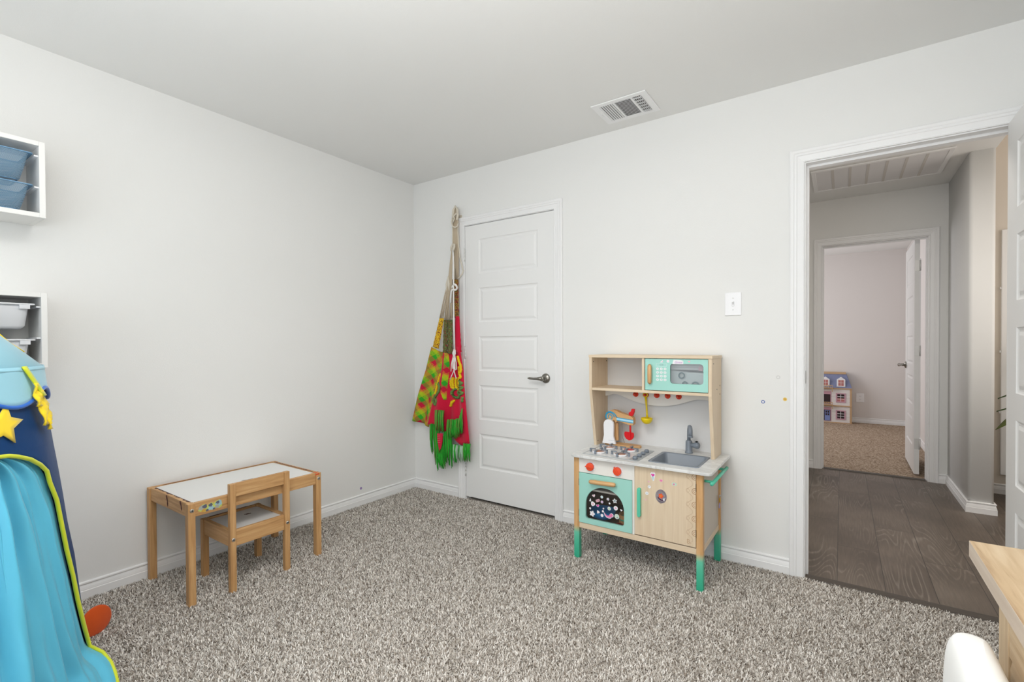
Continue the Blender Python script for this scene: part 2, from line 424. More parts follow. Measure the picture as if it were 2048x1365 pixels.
mb = MB(); mb.lathe([(.0, 0), (.016, 0), (.018, .0015), (.012, .002)], (0, 0, 0), 'x', 16)
for i in range(len(mb.v)):
    x, y, z = mb.v[i]; mb.v[i] = (2.7052+x, .012+y*.55, .985+z*1.9)
mb.build('strike_plate', M['steel'], entry_trim)
mb = MB(); casing(mb, 2.699, 3.443, 2.034, HY); jamb(mb, 2.704, 3.438, 2.029, HY, HY+.12, (HY+.04, HY+.075)); casing(mb, 2.699, 3.443, 2.034, HY+.12, 1)
struct(mb.build('trim_3', M['trim']), 'white moulded casing around the second doorway across the hallway', 'trim')

# baseboards
BP = [(0, -.006), (.0135, -.006), (.0135, .034), (.0115, .037), (.0115, .040), (.0095, .050), (.0062, .060), (.0062, .062), (.0098, .0645), (.0105, .068), (.0098, .0715), (.006, .0745), (0, .0745)]
def baseboard(mb, p, q, n, ep=0, eq=0):
    """from p to q along the wall; n points into the room; ep/eq: 1 mitres an outer corner"""
    p, q, n = Vector((*p, 0)), Vector((*q, 0)), Vector((*n, 0)); d = (q-p).normalized()
    rows = [[p+n*o-d*(o*ep)+Vector((0, 0, z)) for o, z in BP], [q+n*o+d*(o*eq)+Vector((0, 0, z)) for o, z in BP]]
    mb.grid(rows, smooth=False)
    k = len(mb.v); m_ = len(BP)
    mb.f += [tuple(range(k-2*m_, k-m_)), tuple(range(k-1, k-m_-1, -1))]; mb.m += [0, 0]; mb.sm += [False, False]
mb = MB(); baseboard(mb, (0, -3.6), (0, 0), (1, 0)); struct(mb.build('baseboard_left', M['trim']), 'white baseboard below the left wall', 'baseboard')
mb = MB(); baseboard(mb, (0.0, 0), (.4715, 0), (0, -1)); baseboard(mb, (1.3635, 0), (2.6385, 0), (0, -1)); baseboard(mb, (3.5135, 0), (3.6, 0), (0, -1))
struct(mb.build('baseboard_back', M['trim']), 'white baseboard either side of the closet door', 'baseboard')
mb = MB(); baseboard(mb, (3.6, 0), (3.6, -3.6), (-1, 0)); struct(mb.build('baseboard_right', M['trim']), 'white baseboard of the right wall', 'baseboard')
mb = MB(); baseboard(mb, (0, -3.6), (3.6, -3.6), (0, 1)); struct(mb.build('baseboard_front', M['trim']), 'white baseboard below the window', 'baseboard')
mb = MB(); baseboard(mb, (1.48, HY), (2.637, HY), (0, -1)); baseboard(mb, (3.505, HY), (3.56, HY), (0, -1)); baseboard(mb, (3.56, HY), (3.56, 1.69), (-1, 0), 0, 1)
baseboard(mb, (3.56, 1.69), (3.69, 1.69), (0, -1), 1, 1); baseboard(mb, (3.69, 1.69), (3.69, 2.35), (1, 0), 1, 0); baseboard(mb, (3.69, 2.35), (5.3, 2.35), (0, -1))
struct(mb.build('baseboard_hall', M['trim']), 'white baseboard of the hallway turning round the short wall', 'baseboard')
mb = MB(); baseboard(mb, (1.2, 5.72), (3.58, 5.72), (0, -1)); baseboard(mb, (3.58, 5.72), (3.58, 5.16), (-1, 0)); baseboard(mb, (3.58, 4.30), (3.58, 2.6), (-1, 0))
struct(mb.build('baseboard_playroom', M['trim']), 'white baseboard behind the dollhouse', 'baseboard')

# doors: five-panel moulded slab, local x 0..w, z 0..h, front face at y=0 towards -y
def slab(mb, w, h, t=.035, side=.127, both=True):
    top, n = .108, 5
    ph = (h-top-.228-4*.103)/5
    zs = []; z = h-top
    for i in range(n): zs.append((z-ph, z)); z -= ph+.103
    for face in ((0, 1), (t, -1)):
        y0, sg = face
        edges = [0]+[v for a in reversed(zs) for v in a]+[h]
        def q(a, b, c_, d): mb.add([(a, y0, c_), (b, y0, c_), (b, y0, d), (a, y0, d)], [(0, 1, 2, 3)])
        q(0, side, 0, h); q(w-side, w, 0, h)
        for i in range(0, len(edges), 2): q(side, w-side, edges[i], edges[i+1])
        for (a, b) in zs:
            loops = []
            for ins, dep in ((0, 0), (.004, .004), (.011, .0065), (.017, .0065), (.030, .002), (.033, .0015)):
                loops.append([Vector((side+ins, y0+sg*dep, a+ins)), Vector((w-side-ins, y0+sg*dep, a+ins)), Vector((w-side-ins, y0+sg*dep, b-ins)), Vector((side+ins, y0+sg*dep, b-ins))])
            o = len(mb.v); mb.grid(loops, smooth=False, closed=True)
            k = len(mb.v); mb.f.append((k-4, k-3, k-2, k-1)); mb.m.append(0); mb.sm.append(False)
    mb.add([(0, 0, 0), (w, 0, 0), (w, t, 0), (0, t, 0), (0, 0, h), (w, 0, h), (w, t, h), (0, t, h)], [(0, 3, 2, 1), (4, 5, 6, 7), (0, 4, 7, 3), (1, 2, 6, 5)])
def lever(name, parent, x, z, y, sgn, dirx, local=True):
    """lever handle with round rose on the face y looking along sgn*y"""
    mb = MB()
    mb.lathe([(.0325, 0), (.0325, sgn*.004), (.029, sgn*.010), (.018, sgn*.013), (.0135, sgn*.016), (.0125, sgn*.045), (.016, sgn*.048), (.016, sgn*.060), (.011, sgn*.064)], (x, y, z), 'y', 28)
    yy = y+sgn*.054
    path = [(x, yy, z), (x+dirx*.018, yy, z), (x+dirx*.040, yy-sgn*.002, z-.001), (x+dirx*.07, yy-sgn*.006, z-.002), (x+dirx*.100, yy-sgn*.007, z-.001), (x+dirx*.112, yy-sgn*.004, z)]
    mb.tube(path, [.0145, .0125, .0085, .0075, .0080, .0045], 12)
    return mb.build(name, M['steel'], parent, local=local)
def hinge(mb, x, y, z, axis='x'):
    mb.lathe([(.0062, -.045), (.0062, -.0155), (.0055, -.015), (.0062, -.0145), (.0062, .0145), (.0055, .015), (.0062, .0155), (.0062, .045)], (x, y, z), 'z', 10)
    mb.lathe([(.0, .045), (.0045, .0465), (.003, .049)], (x, y, z), 'z', 10)
mb = MB(); slab(mb, .7585, 2.012)
d1 = mb.build('door_1', M['door'], None, origin=(0, 0, 0)); d1.location = (.5385, .002, .017)
struct(d1, 'closed white five panel closet door', 'door')
lever('door_handle', d1, .7585-.066, .907, 0, -1, -1)
for z in (1.80, 1.075, .20):
    mb = MB(); hinge(mb, -.002, -.006, z); mb.build('hinge', M['chrome'], d1, local=True)
# entry door, swung square into the room: its hall face looks along -x
mb = MB(); slab(mb, .740, 2.012)
d2 = mb.build('door_2', M['door'], None, origin=(0, 0, 0)); d2.location = (3.4, -.016, .017); d2.rotation_euler = (0, 0, -PI/2)
struct(d2, 'open white panelled door at the edge of the photo beside the dresser', 'door')
lever('door_handle', d2, .740-.066, .907, 0, -1, -1)
for z in (1.80, 1.075, .20):
    mb = MB(); hinge(mb, -.004, .041, z); mb.build('hinge', M['chrome'], d2, local=True)
# playroom door, open against the right side
mb = MB(); slab(mb, .730, 2.012)
d3 = mb.build('door_3', M['door'], None, origin=(0, 0, 0)); d3.location = (3.398, 2.602, .020); d3.rotation_euler = (0, 0, PI/2-.005)
# local +x -> +y ; local -y face -> +x ; hall-side handle on the face towards -x is local y=t
struct(d3, 'open white door seen edge on in the second doorway', 'door')
lever('door_handle', d3, .730-.066, .915, .035, 1, -1)
for z in (1.79, 1.06, .26):
    mb = MB(); mb.box(-.0015, 0.0, .002, .033, z-.045, z+.045); mb.lathe([(.006, -.045), (.006, .045)], (-.004, -.002, z), 'z', 10)
    for dz in (-.03, .0, .03): mb.box(-.003, -.0015, .012, .018, z+dz-.003, z+dz+.003)
    mb.build('hinge', M['chrome'], d3, local=True)
# closet door of the playroom, on its right wall
mb = MB(); T = Matrix.Translation((3.58, 5.10, 0)) @ Matrix.Rotation(-PI/2, 4, 'Z')
casing(mb, 0, .74, 2.034, 0, -1, T)
struct(mb.build('trim_4', M['trim']), 'white casing of the closet door inside the playroom', 'trim')
mb = MB(); slab(mb, .730, 2.012)
d4 = mb.build('door_4', M['door'], None, origin=(0, 0, 0)); d4.location = (3.574, 5.095, .017); d4.rotation_euler = (0, 0, -PI/2)
struct(d4, 'closed white closet door in the playroom seen at a shallow angle', 'door')
lever('door_handle', d4, .730-.066, .915, 0, -1, -1)
for z in (1.80, 1.0, .2):
    mb = MB(); hinge(mb, -.003, -.006, z); mb.build('hinge', M['chrome'], d4, local=True)
# frame edge on the landing wall
mb = MB(); mb.box(3.842, 4.62, 2.330, 2.35, .146, 2.0)
for z in (.62, 1.08, 1.56): mb.box(3.834, 3.842, 2.332, 2.348, z-.01, z+.01)
struct(mb.build('trim_5', M['trim'], bevel=.004), 'pale tall panel on the landing wall partly hidden by the open door', 'trim')
# ================================================================== carpet pile (uncountable)
def pile(name, x0, x1, y0, y1, sp, seed, lo, hi, colors, probs, z0, wid, holes=()):
    rng = np.random.default_rng(seed)
    nx, ny = int((x1-x0)/sp), int((y1-y0)/sp)
    gx, gy = np.meshgrid(np.arange(nx), np.arange(ny))
    X = x0+(gx.ravel()+rng.random(nx*ny))*sp; Y = y0+(gy.ravel()+rng.random(nx*ny))*sp
    keep = np.ones(len(X), bool)
    for (a, b, c, d) in holes: keep &= ~((X > a) & (X < b) & (Y > c) & (Y < d))
    X, Y = X[keep], Y[keep]; n = len(X)
    h = rng.uniform(lo, hi, n); az = rng.uniform(0, 2*PI, n); ln = rng.uniform(.15, .95, n)*h
    w = wid*rng.uniform(.7, 1.35, n)
    fx, fy = np.cos(az), np.sin(az); sx, sy = -fy, fx
    V = np.zeros((n, 6, 3), np.float32)
    for k, (t, lean, ws) in enumerate(((0, 0, 1.0), (.62, .35, 1.1), (1.0, 1.0, .55))):
        z = z0+h*t*(1 if k < 2 else .92)
        cx, cy = X+fx*ln*lean, Y+fy*ln*lean
        for s_, j in ((-1, 0), (1, 1)):
            V[:, 2*k+j, 0] = cx+s_*sx*w*ws/2; V[:, 2*k+j, 1] = cy+s_*sy*w*ws/2; V[:, 2*k+j, 2] = z
    base = np.arange(n, dtype=np.int32)[:, None]*6
    F = np.concatenate([base+np.array([0, 1, 3, 2], np.int32), base+np.array([2, 3, 5, 4], np.int32)], 1).reshape(-1)
    me = bpy.data.meshes.new(name)
    me.vertices.add(n*6); me.vertices.foreach_set('co', V.reshape(-1))
    me.loops.add(len(F)); me.loops.foreach_set('vertex_index', F)
    me.polygons.add(n*2); me.polygons.foreach_set('loop_start', np.arange(0, len(F), 4, dtype=np.int32)); me.polygons.foreach_set('loop_total', np.full(n*2, 4, np.int32))
    me.update(calc_edges=True)
    ci = rng.choice(len(colors), n, p=probs)
    cl = np.array(colors, np.float32)[ci]*rng.uniform(.85, 1.15, (n, 1)).astype(np.float32)
    cl[:, 3] = 1
    at = me.color_attributes.new('yarn', 'FLOAT_COLOR', 'POINT'); at.data.foreach_set('color', np.repeat(cl, 6, 0).reshape(-1))
    m, nt, b = new_mat(name+'_yarn')
    a = nt.nodes.new('ShaderNodeAttribute'); a.attribute_name = 'yarn'
    nt.links.new(a.outputs['Color'], b.inputs['Base Color']); b.inputs['Roughness'].default_value = .9; b.inputs['Specular IOR Level'].default_value = .1
    me.materials.append(m)
    o = bpy.data.objects.new(name, me); COL.objects.link(o)
    return o
YARN = [C(236, 231, 224), C(219, 212, 204), C(192, 184, 174), C(150, 139, 127), C(104, 93, 82)]
cp = pile('carpet_pile', .014, 3.59, -2.72, -.010,   .0051, 3, .008, .0135, YARN, [.36, .31, .19, .10, .04], -.008, .0031, holes=[(3.39, 3.6, -.77, 0)])
tag(cp, 'speckled grey beige frieze pile of the bedroom carpet', 'carpet', None, 'stuff')

# ================================================================== small table and chair
def pine_leg(mb, x0, x1, y0, y1, z1): mb.box(x0, x1, y0, y1, -.006, z1)
def bolt(name, parent, x, y, z):
    mb = MB(); mb.lathe([(.0085, 0), (.0085, .002), (.006, .0035)], (x, y, z), 'x', 16)
    mb.lathe([(.0032, .0036), (.0032, .0038)], (x, y, z), 'x', 6, 1)
    return mb.build(name, [M['screw'], M['dark']], parent)
TX0, TX1, TY0, TY1, TZ = .022, .489, -1.830, -1.178, .452
table = thing('kids_table', 'small scratched pine table with a white top against the plain wall', 'table', (.264, -1.505, 0))
for x in (TX0, TX1-.032):
    for y in (TY0, TY1-.030):
        mb = MB(); pine_leg(mb, x, x+.032, y, y+.030, TZ-.0005)
        mb.build('leg', PINE['z'], table, bevel=.0025)
ap = TZ-.062
for x in (TX0+.004, TX1-.022):
    mb = MB(); mb.box(x, x+.018, TY0+.030, TY1-.030, ap, TZ); side = mb.build('apron', PINE['y'], table, bevel=.002)
    if x > .3: front_apron = side
for y in (TY0+.006, TY1-.024):
    mb = MB(); mb.box(TX0+.032, TX1-.032, y, y+.018, ap, TZ); e = mb.build('apron', PINE['x'], table, bevel=.002)
    if y < -1.5: end_apron = e
mb = MB(); mb.box(TX0+.024, TX1-.024, TY0+.027, TY1-.027, TZ-.010, TZ-.0035)
top = mb.build('table_top', plain('worn_white_board', C(232, 232, 230), .45), table)
M['crayon'] = plain('dried_brown_paint', C(78, 42, 36), .6); M['orange_paint'] = plain('orange_crayon', C(214, 92, 48), .6)
rr = random.Random(2)
def jag(mb, p, q, n, lo, hi, z, dirv):
    """ragged strip of dried paint from p to q, teeth towards dirv"""
    a = []; b = []
    for k in range(n+1):
        t = k/n; x, y = p[0]+(q[0]-p[0])*t, p[1]+(q[1]-p[1])*t
        h = rr.uniform(lo, hi) if 0 < k < n else lo
        a.append((x, y)); b.append((x+dirv[0]*h, y+dirv[1]*h))
    mb.prism(a+b[::-1], 'z', z-.0004, z+.0006)
mb = MB(); jag(mb, (.07, TY0+.0245), (.455, TY0+.0245), 40, .0008, .011, TZ, (0, -1)); mb.build('paint_stain', M['crayon'], end_apron)
for x, zl in ((.245, .05), (.395, .040)):
    mb = MB(); mb.tube([(x+.004*math.sin(3*t)+t*.012, TY0+.0056, TZ-.002-zl*t) for t in (0, .25, .5, .75, 1)], [.0034, .004, .0022, .003, .0012], 6)
    mb.build('paint_drip', M['crayon'], end_apron)
mb = MB(); jag(mb, (.05, TY1-.0235), (.45, TY1-.0235), 40, .0006, .009, TZ, (0, 1)); mb.build('paint_stain', M['crayon'], table)
mb = MB(); jag(mb, (TX0+.0225, TY0+.06), (TX0+.0225, TY1-.06), 50, .0004, .006, TZ, (-1, 0)); mb.build('paint_stain', M['crayon'], table)
mb = MB(); mb.box(TX1-.03, TX1-.004, TY1-.03, TY1-.022, TZ-.0006, TZ+.0006); mb.box(TX1-.0004, TX1+.0006, TY1-.035, TY1-.012, TZ-.012, TZ-.003); mb.box(TX1-.02, TX1-.008, TY1-.020, TY1-.012, TZ-.0006, TZ+.0006)
mb.build('crayon_mark', M['orange_paint'], table)
for y in (TY0+.015, TY1-.015): bolt('bolt', table, TX1, y, TZ-.031)
for k, (x, y) in enumerate(((.30, -1.478), (.285, -1.455))): pass
mb = MB(); mb.prism([(.282, -1.50), (.290, -1.475), (.290, -1.45), (.294, -1.45), (.294, -1.49), (.288, -1.505)], 'z', TZ-.0038, TZ-.0030)
mb.build('pen_mark', plain('grey_pen', C(120, 116, 118), .6), top)
# worn sticker of blobs on the front apron
cols = [plain('sticker_lime', C(196, 208, 108), .5), plain('sticker_pale_blue', C(160, 196, 206), .5), plain('sticker_slate', C(96, 98, 116), .5), plain('sticker_grey', C(168, 172, 166), .5), plain('sticker_ochre', C(206, 164, 70), .5)]
mb = MB(); fx = TX1-.004
def blob(cy, cz, r, mi, lift, n=11):
    pts = [(cy+r*(1+.22*math.sin(5*a+cy*90))*math.cos(a), cz+r*(.85+.2*math.sin(3*a+cz*70))*math.sin(a)) for a in [2*PI*k/n for k in range(n)]]
    mb.prism(pts, 'x', fx, fx+lift, mi)
for dy, dz, r_, mi, l in ((-.030, 0, .020, 0, .0006), (0, .0, .019, 0, .0007), (.030, .003, .021, 0, .0008), (.034, .008, .015, 1, .0011), (.002, -.006, .012, 1, .0011), (-.036, .004, .013, 3, .0011),
                          (-.024, .008, .010, 2, .0014), (.0, .008, .009, 2, .0014), (.030, .012, .008, 2, .0014), (-.028, -.009, .009, 4, .0013), (.028, -.006, .009, 3, .0014), (-.014, -.012, .006, 2, .0015), (.014, -.013, .005, 2, .0015)):
    blob(-1.738+dy, TZ-.034+dz, r_, mi, l)
mb.build('sticker', cols, front_apron)

chair = thing('kids_chair', 'small pine chair with white seat tucked under the table', 'chair', (.345, -1.515, 0))
CX0, CX1, CY0, CY1 = .204, .5145, -1.667, -1.374
for y in (CY0, CY1-.028):
    mb = MB(); mb.box(CX1-.0245, CX1, y, y+.028, -.006, .504); lg = mb.build('leg', PINE['z'], chair, bevel=.0025)
    bolt('bolt', lg, CX1, y+.014, .243)
    mb = MB(); mb.box(CX0, CX0+.030, y, y+.028, -.006, .284); mb.build('leg', PINE['z'], chair, bevel=.0025)
mb = MB(); mb.box(CX1-.022, CX1-.005, CY0+.028, CY1-.028, .441, .504); mb.build('back_rail', PINE['y'], chair, bevel=.002)
for x in (CX0+.004, CX1-.024):
    mb = MB(); mb.box(x, x+.018, CY0+.028, CY1-.028, .208, .284); mb.build('seat_rail', PINE['y'], chair, bevel=.002)
for y in (CY0+.005, CY1-.023):
    mb = MB(); mb.box(CX0+.030, CX1-.0245, y, y+.018, .208, .284); mb.build('seat_rail', PINE['x'], chair, bevel=.002)
mb = MB(); mb.box(CX0+.024, CX1-.022, CY0+.020, CY1-.020, .268, .2745); st = mb.build('seat', plain('seat_board', C(226, 225, 223), .4), chair)
mb = MB(); mb.box(.30, .308, -1.50, -1.478, .2745, .2752); mb.box(.306, .314, -1.495, -1.47, .2745, .2752); mb.build('paint_stain', M['crayon'], st)
mb = MB(); jag(mb, (CX0+.006, CY0+.04), (CX0+.006, CY1-.06), 20, .002, .012, .2840, (1, 0)); mb.build('paint_stain', M['crayon'], chair)

# ================================================================== wall storage units with trays
def storage(z0, z1, label):
    y1, y0, D, t = -2.217, -3.157, .21, .0185
    u = thing('storage_unit', label, 'shelf', (.105, (y0+y1)/2, z0), group='white wall storage units')
    for nm, b in (('top_panel', (0.001, D, y0+t, y1-t, z1-t, z1)), ('bottom_panel', (0.001, D, y0+t, y1-t, z0, z0+t)), ('side_panel', (0.001, D, y1-t, y1, z0, z1)), ('side_panel', (0.001, D, y0, y0+t, z0, z1)), ('back_panel', (.001, .006, y0+t, y1-t, z0+t, z1-t))):
        mb = MB(); mb.box(*b); mb.build(nm, M['white'], u, bevel=.001)
    for yy in (-2.539, -2.848):
        mb = MB(); mb.box(.007, D-.004, yy, yy+.012, z0+t, z1-t); mb.build('divider', M['white'], u)
    for zz in (z1-.053, z1-.178):
        for ya in (y1-t-.012, -2.527):
            mb = MB(); mb.box(.02, D-.012, ya, ya+.012, zz-.007, zz-.002); mb.build('runner', M['plastic'], u)
    return u
storage(1.668, 1.972, 'upper white wall storage unit holding the blue mesh trays')
storage(1.066, 1.368, 'lower white wall storage unit holding the white plastic trays')
def mesh_mat():
    m, nt, b = new_mat('blue_wire_mesh')
    b.inputs['Base Color'].default_value = C(126, 160, 186); b.inputs['Roughness'].default_value = .45; b.inputs['Metallic'].default_value = .1
    tc = nt.nodes.new('ShaderNodeTexCoord'); ops = []
    def mk(op, *v):
        n = nt.nodes.new('ShaderNodeMath'); n.operation = op
        for i, x in enumerate(v):
            if hasattr(x, 'links') or hasattr(x, 'is_linked'): nt.links.new(x, n.inputs[i])
            else: n.inputs[i].default_value = x
        return n.outputs[0]
    sp = nt.nodes.new('ShaderNodeSeparateXYZ'); nt.links.new(tc.outputs['Object'], sp.inputs[0])
    s = mk('ADD', sp.outputs[0], sp.outputs[1])
    a = mk('FRACT', mk('MULTIPLY', mk('ADD', s, sp.outputs[2]), 230.0)); c_ = mk('FRACT', mk('MULTIPLY', mk('SUBTRACT', s, sp.outputs[2]), 230.0))
    wire = mk('MAXIMUM', mk('LESS_THAN', a, .36), mk('LESS_THAN', c_, .36))
    tr = nt.nodes.new('ShaderNodeBsdfTransparent'); mx = nt.nodes.new('ShaderNodeMixShader')
    nt.links.new(wire, mx.inputs[0]); nt.links.new(tr.outputs[0], mx.inputs[1]); nt.links.new(b.outputs[0], mx.inputs[2])
    nt.links.new(mx.outputs[0], nt.nodes['Material Output'].inputs[0])
    return m
M['mesh'] = mesh_mat(); M['blue_rim'] = plain('blue_painted_steel', C(112, 154, 188), .4)
M['tray'] = plain('tray_plastic', C(228, 229, 232), .35)
def loop(z, x0, x1, y0, y1, r=.014, n=4):
    return [(px, py, z) for px, py in rrect(x0, x1, y0, y1, r, n)]
YA, YB, TXA, TXB = -2.512, -2.250, .014, .206
def mesh_tray(zr, h, label):
    t = thing('mesh_tray', label, 'tray', (.11, (YA+YB)/2, zr-h), group='blue mesh trays')
    mb = MB(); mb.grid([loop(zr-.002, TXA+.004, TXB-.004, YA+.012, YB-.012), loop(zr-h*.5, TXA+.010, TXB-.014, YA+.022, YB-.022), loop(zr-h+.006, TXA+.020, TXB-.024, YA+.034, YB-.034), loop(zr-h, TXA+.028, TXB-.032, YA+.042, YB-.042)], closed=True)
    k = len(mb.v); mb.f.append(tuple(range(k-20, k))); mb.m.append(0); mb.sm.append(False)
    mb.build('basket', M['mesh'], t)
    mb = MB(); a = loop(0, TXA, TXB, YA, YB); b = loop(0, TXA+.008, TXB-.008, YA+.014, YB-.014)
    ringband(mb, [(p[0], p[1]) for p in a], [(p[0], p[1]) for p in b], 'z', zr-.004, zr)
    mb.build('rim', M['blue_rim'], t, bevel=.001)
    mb = MB(); mb.tube(loop(zr-h+.002, TXA+.026, TXB-.030, YA+.040, YB-.040), .0022, 6, closed=True); mb.build('wire_edge', M['blue_rim'], t)
mesh_tray(1.9225, .112, 'blue mesh tray in the top slot of the upper storage unit')
mesh_tray(1.7965, .104, 'blue mesh tray in the bottom slot of the upper storage unit')
def box_tray(zr, h, label):
    t = thing('storage_tray', label, 'tray', (.11, (YA+YB)/2, zr-h), group='white plastic trays')
    mb = MB(); mb.grid([loop(zr-.003, TXA+.008, TXB-.012, YA+.016, YB-.016, .02), loop(zr-.020, TXA+.009, TXB-.014, YA+.018, YB-.018, .02), loop(zr-h+.012, TXA+.014, TXB-.022, YA+.026, YB-.026, .02), loop(zr-h, TXA+.022, TXB-.030, YA+.036, YB-.036, .02)], closed=True)
    k = len(mb.v); mb.f.append(tuple(range(k-20, k))); mb.m.append(0); mb.sm.append(False)
    mb.build('box', M['tray'], t, solid=.002)
    mb = MB(); a = loop(0, TXA, TXB, YA, YB); b = loop(0, TXA+.008, TXB-.012, YA+.016, YB-.016)
    ringband(mb, [(p[0], p[1]) for p in a], [(p[0], p[1]) for p in b], 'z', zr-.006, zr)
    mb.box(TXB-.012, TXB-.001, YB-.046, YB-.016, zr-.022, zr-.004); mb.box(TXB-.012, TXB-.001, YA+.016, YA+.046, zr-.022, zr-.004)
    mb.build('rim', M['tray'], t, bevel=.001)
box_tray(1.3225, .100, 'white plastic tray in the top slot of the lower storage unit')
box_tray(1.1815, .096, 'white plastic tray in the bottom slot of the lower storage unit')

# ================================================================== play tent
def cloth(name, col, rough=.55, sheen=.3, bump=.08):
    m = plain(name, col, rough, bump=bump, bscale=30, bdist=.01, spec=.3)
    m.node_tree.nodes['Principled BSDF'].inputs['Sheen Weight'].default_value = sheen
    return m
M['navy'] = cloth('navy_nylon', C(4, 58, 112), .5, 0.0); M['sky'] = cloth('sky_satin', C(92, 186, 216), .38, .1); M['pale'] = cloth('pale_blue_cloth', C(152, 206, 224), .5)
M['lime'] = cloth('lime_piping', C(208, 216, 42), .5); M['royal'] = cloth('royal_edging', C(14, 98, 196), .5); M['yfelt'] = cloth('yellow_felt', C(250, 218, 40), .7)
M['orange_felt'] = cloth('orange_felt', C(224, 88, 22), .8)
TCX, TCY = .78, -2.72
def tr(z): return .487-.112*z
def tp(ang, z, extra=0.0):
    rr_ = tr(z)+extra; return (TCX+rr_*math.cos(ang), TCY+rr_*math.sin(ang), z)
tent = thing('play_tent', 'blue rocket shaped play tent with light blue curtains and yellow stars', 'play tent', (TCX, TCY, 0))
def pa(pt): return math.atan2(pt[1]-TCY, pt[0]-TCX)
# arch of the doorway, top centre to the foot (angle, height)
ARCH = [(1.101,-2.486,.873),(1.085,-2.466,.87),(1.068,-2.445,.862),(1.041,-2.417,.846),(1.013,-2.392,.822),(.992,-2.375,.798),(.989,-2.368,.763),(.969,-2.35,.704),(.968,-2.339,.627),(.966,-2.329,.549),(.955,-2.313,.465),(.952,-2.302,.384),(.936,-2.285,.294),(.90,-2.262,.205)]
AA = [(pa(p), p[2]) for p in ARCH]
A_MID = .57                                    # centre line of the doorway
def arch_angle(z):
    """angle of the doorway's edge at height z"""
    if z >= AA[0][1]: return None
    if z <= AA[-1][1]: return AA[-1][0]
    for (a0, z0), (a1, z1) in zip(AA[3:], AA[4:]):
        if z1 <= z <= z0: return a0+(a1-a0)*(z0-z)/(z0-z1+1e-9)
    for (a0, z0), (a1, z1) in zip(AA[:3], AA[1:4]):
        if z1 <= z <= z0: return a0+(a1-a0)*(z0-z)/(z0-z1+1e-9)
    return AA[0][0]
mb = MB()
zs = [-.004, .06, .12, .20, .30, .40, .50, .60, .70, .76, .80, .825, .848, .862, .87, .8745, .90, .96, 1.02, 1.092]
rows = []
NS = 72
for z in zs:
    e = arch_angle(z); half = (e-A_MID) if e is not None else 0.0
    a0 = A_MID+half; a1 = A_MID-half+2*PI
    wob = [.002*math.sin(a*7+z*9)+.0015*math.sin(a*13-z*21) for a in [a0+(a1-a0)*k/NS for k in range(NS+1)]]
    rows.append([tp(a0+(a1-a0)*k/NS, z, wob[k]) for k in range(NS+1)])
mb.grid(rows); mb.build('tent_wall', M['navy'], tent, solid=.002)
# roof
mb = MB(); rows = []
for z, rr_ in ((1.086, .376), (1.21, .257), (1.33, .146), (1.43, .049), (1.465, .010)):
    rows.append([(TCX+rr_*math.cos(2*PI*k/36), TCY+rr_*math.sin(2*PI*k/36), z) for k in range(36)])
mb.grid(rows, closed=True); roof = mb.build('roof', M['pale'], tent, solid=.002)
# moon and star shapes on the roof
def roof_pt(a, z): 
    rr_ = .376+(z-1.086)*(.146-.376)/(1.33-1.086)+.004; return Vector((TCX+rr_*math.cos(a), TCY+rr_*math.sin(a), z))
def decal(mb, pts, fn, mi=0, cols=1):
    """flat shape laid on a curved cloth: fan of its own outline"""
    c = [sum(p[0] for p in pts)/len(pts), sum(p[1] for p in pts)/len(pts)]
    n = len(pts)
    inner = [fn(c[0]+(p[0]-c[0])*.55, c[1]+(p[1]-c[1])*.55) for p in pts]
    vs = [fn(*p) for p in pts]+inner+[fn(*c)]
    fs = [(i, (i+1) % n, n+(i+1) % n, n+i) for i in range(n)]+[(n+i, n+(i+1) % n, 2*n) for i in range(n)]
    mb.add(vs, fs, mi, True)
for a in (.16, 1.75, 3.3, 4.9):
    mb = MB(); decal(mb, [(a+.30*p[0], 1.165+.05*p[1]) for p in star(0, 0, 1, .5, 5, 0)], roof_pt); mb.build('star_patch', M['yfelt'], roof, solid=.003)
# scalloped valance
mb = MB(); rows = []; rows2 = []; NV = 168
def scallop(a): return 1.011-.021*math.cos((a-.80)*8)
for t in (0, .15, .35, .6, .85, 1.0):
    row = []
    for k in range(NV):
        a = 2*PI*k/NV; zb = scallop(a); z = 1.096+(zb-1.096)*t
        row.append((TCX+(.372+.010*t+.003*t*math.sin(8*a+1))*math.cos(a), TCY+(.372+.010*t+.003*t*math.sin(8*a+1))*math.sin(a), z))
    rows.append(row)
mb.grid(rows, closed=True); val = mb.build('valance', M['pale'], tent, solid=.002)
mb = MB(); mb.tube(rows[-1], .0055, 8, closed=True); mb.build('edging', M['royal'], val)
LOW = [(.92,-2.242,.179),(.95,-2.230,.152),(.98,-2.228,.13),(1.0,-2.228,.105),(1.02,-2.231,.060),(1.03,-2.233,.008)]
# doorway piping
mb = MB()
pip = [tp(a, z, .003) for a, z in AA]
left = [tp(2*A_MID-a, z, .006) for a, z in AA]
low = LOW
full = list(reversed(left))+pip+low
mb.tube(full, .0056, 8); mb.build('piping', M['lime'], tent)
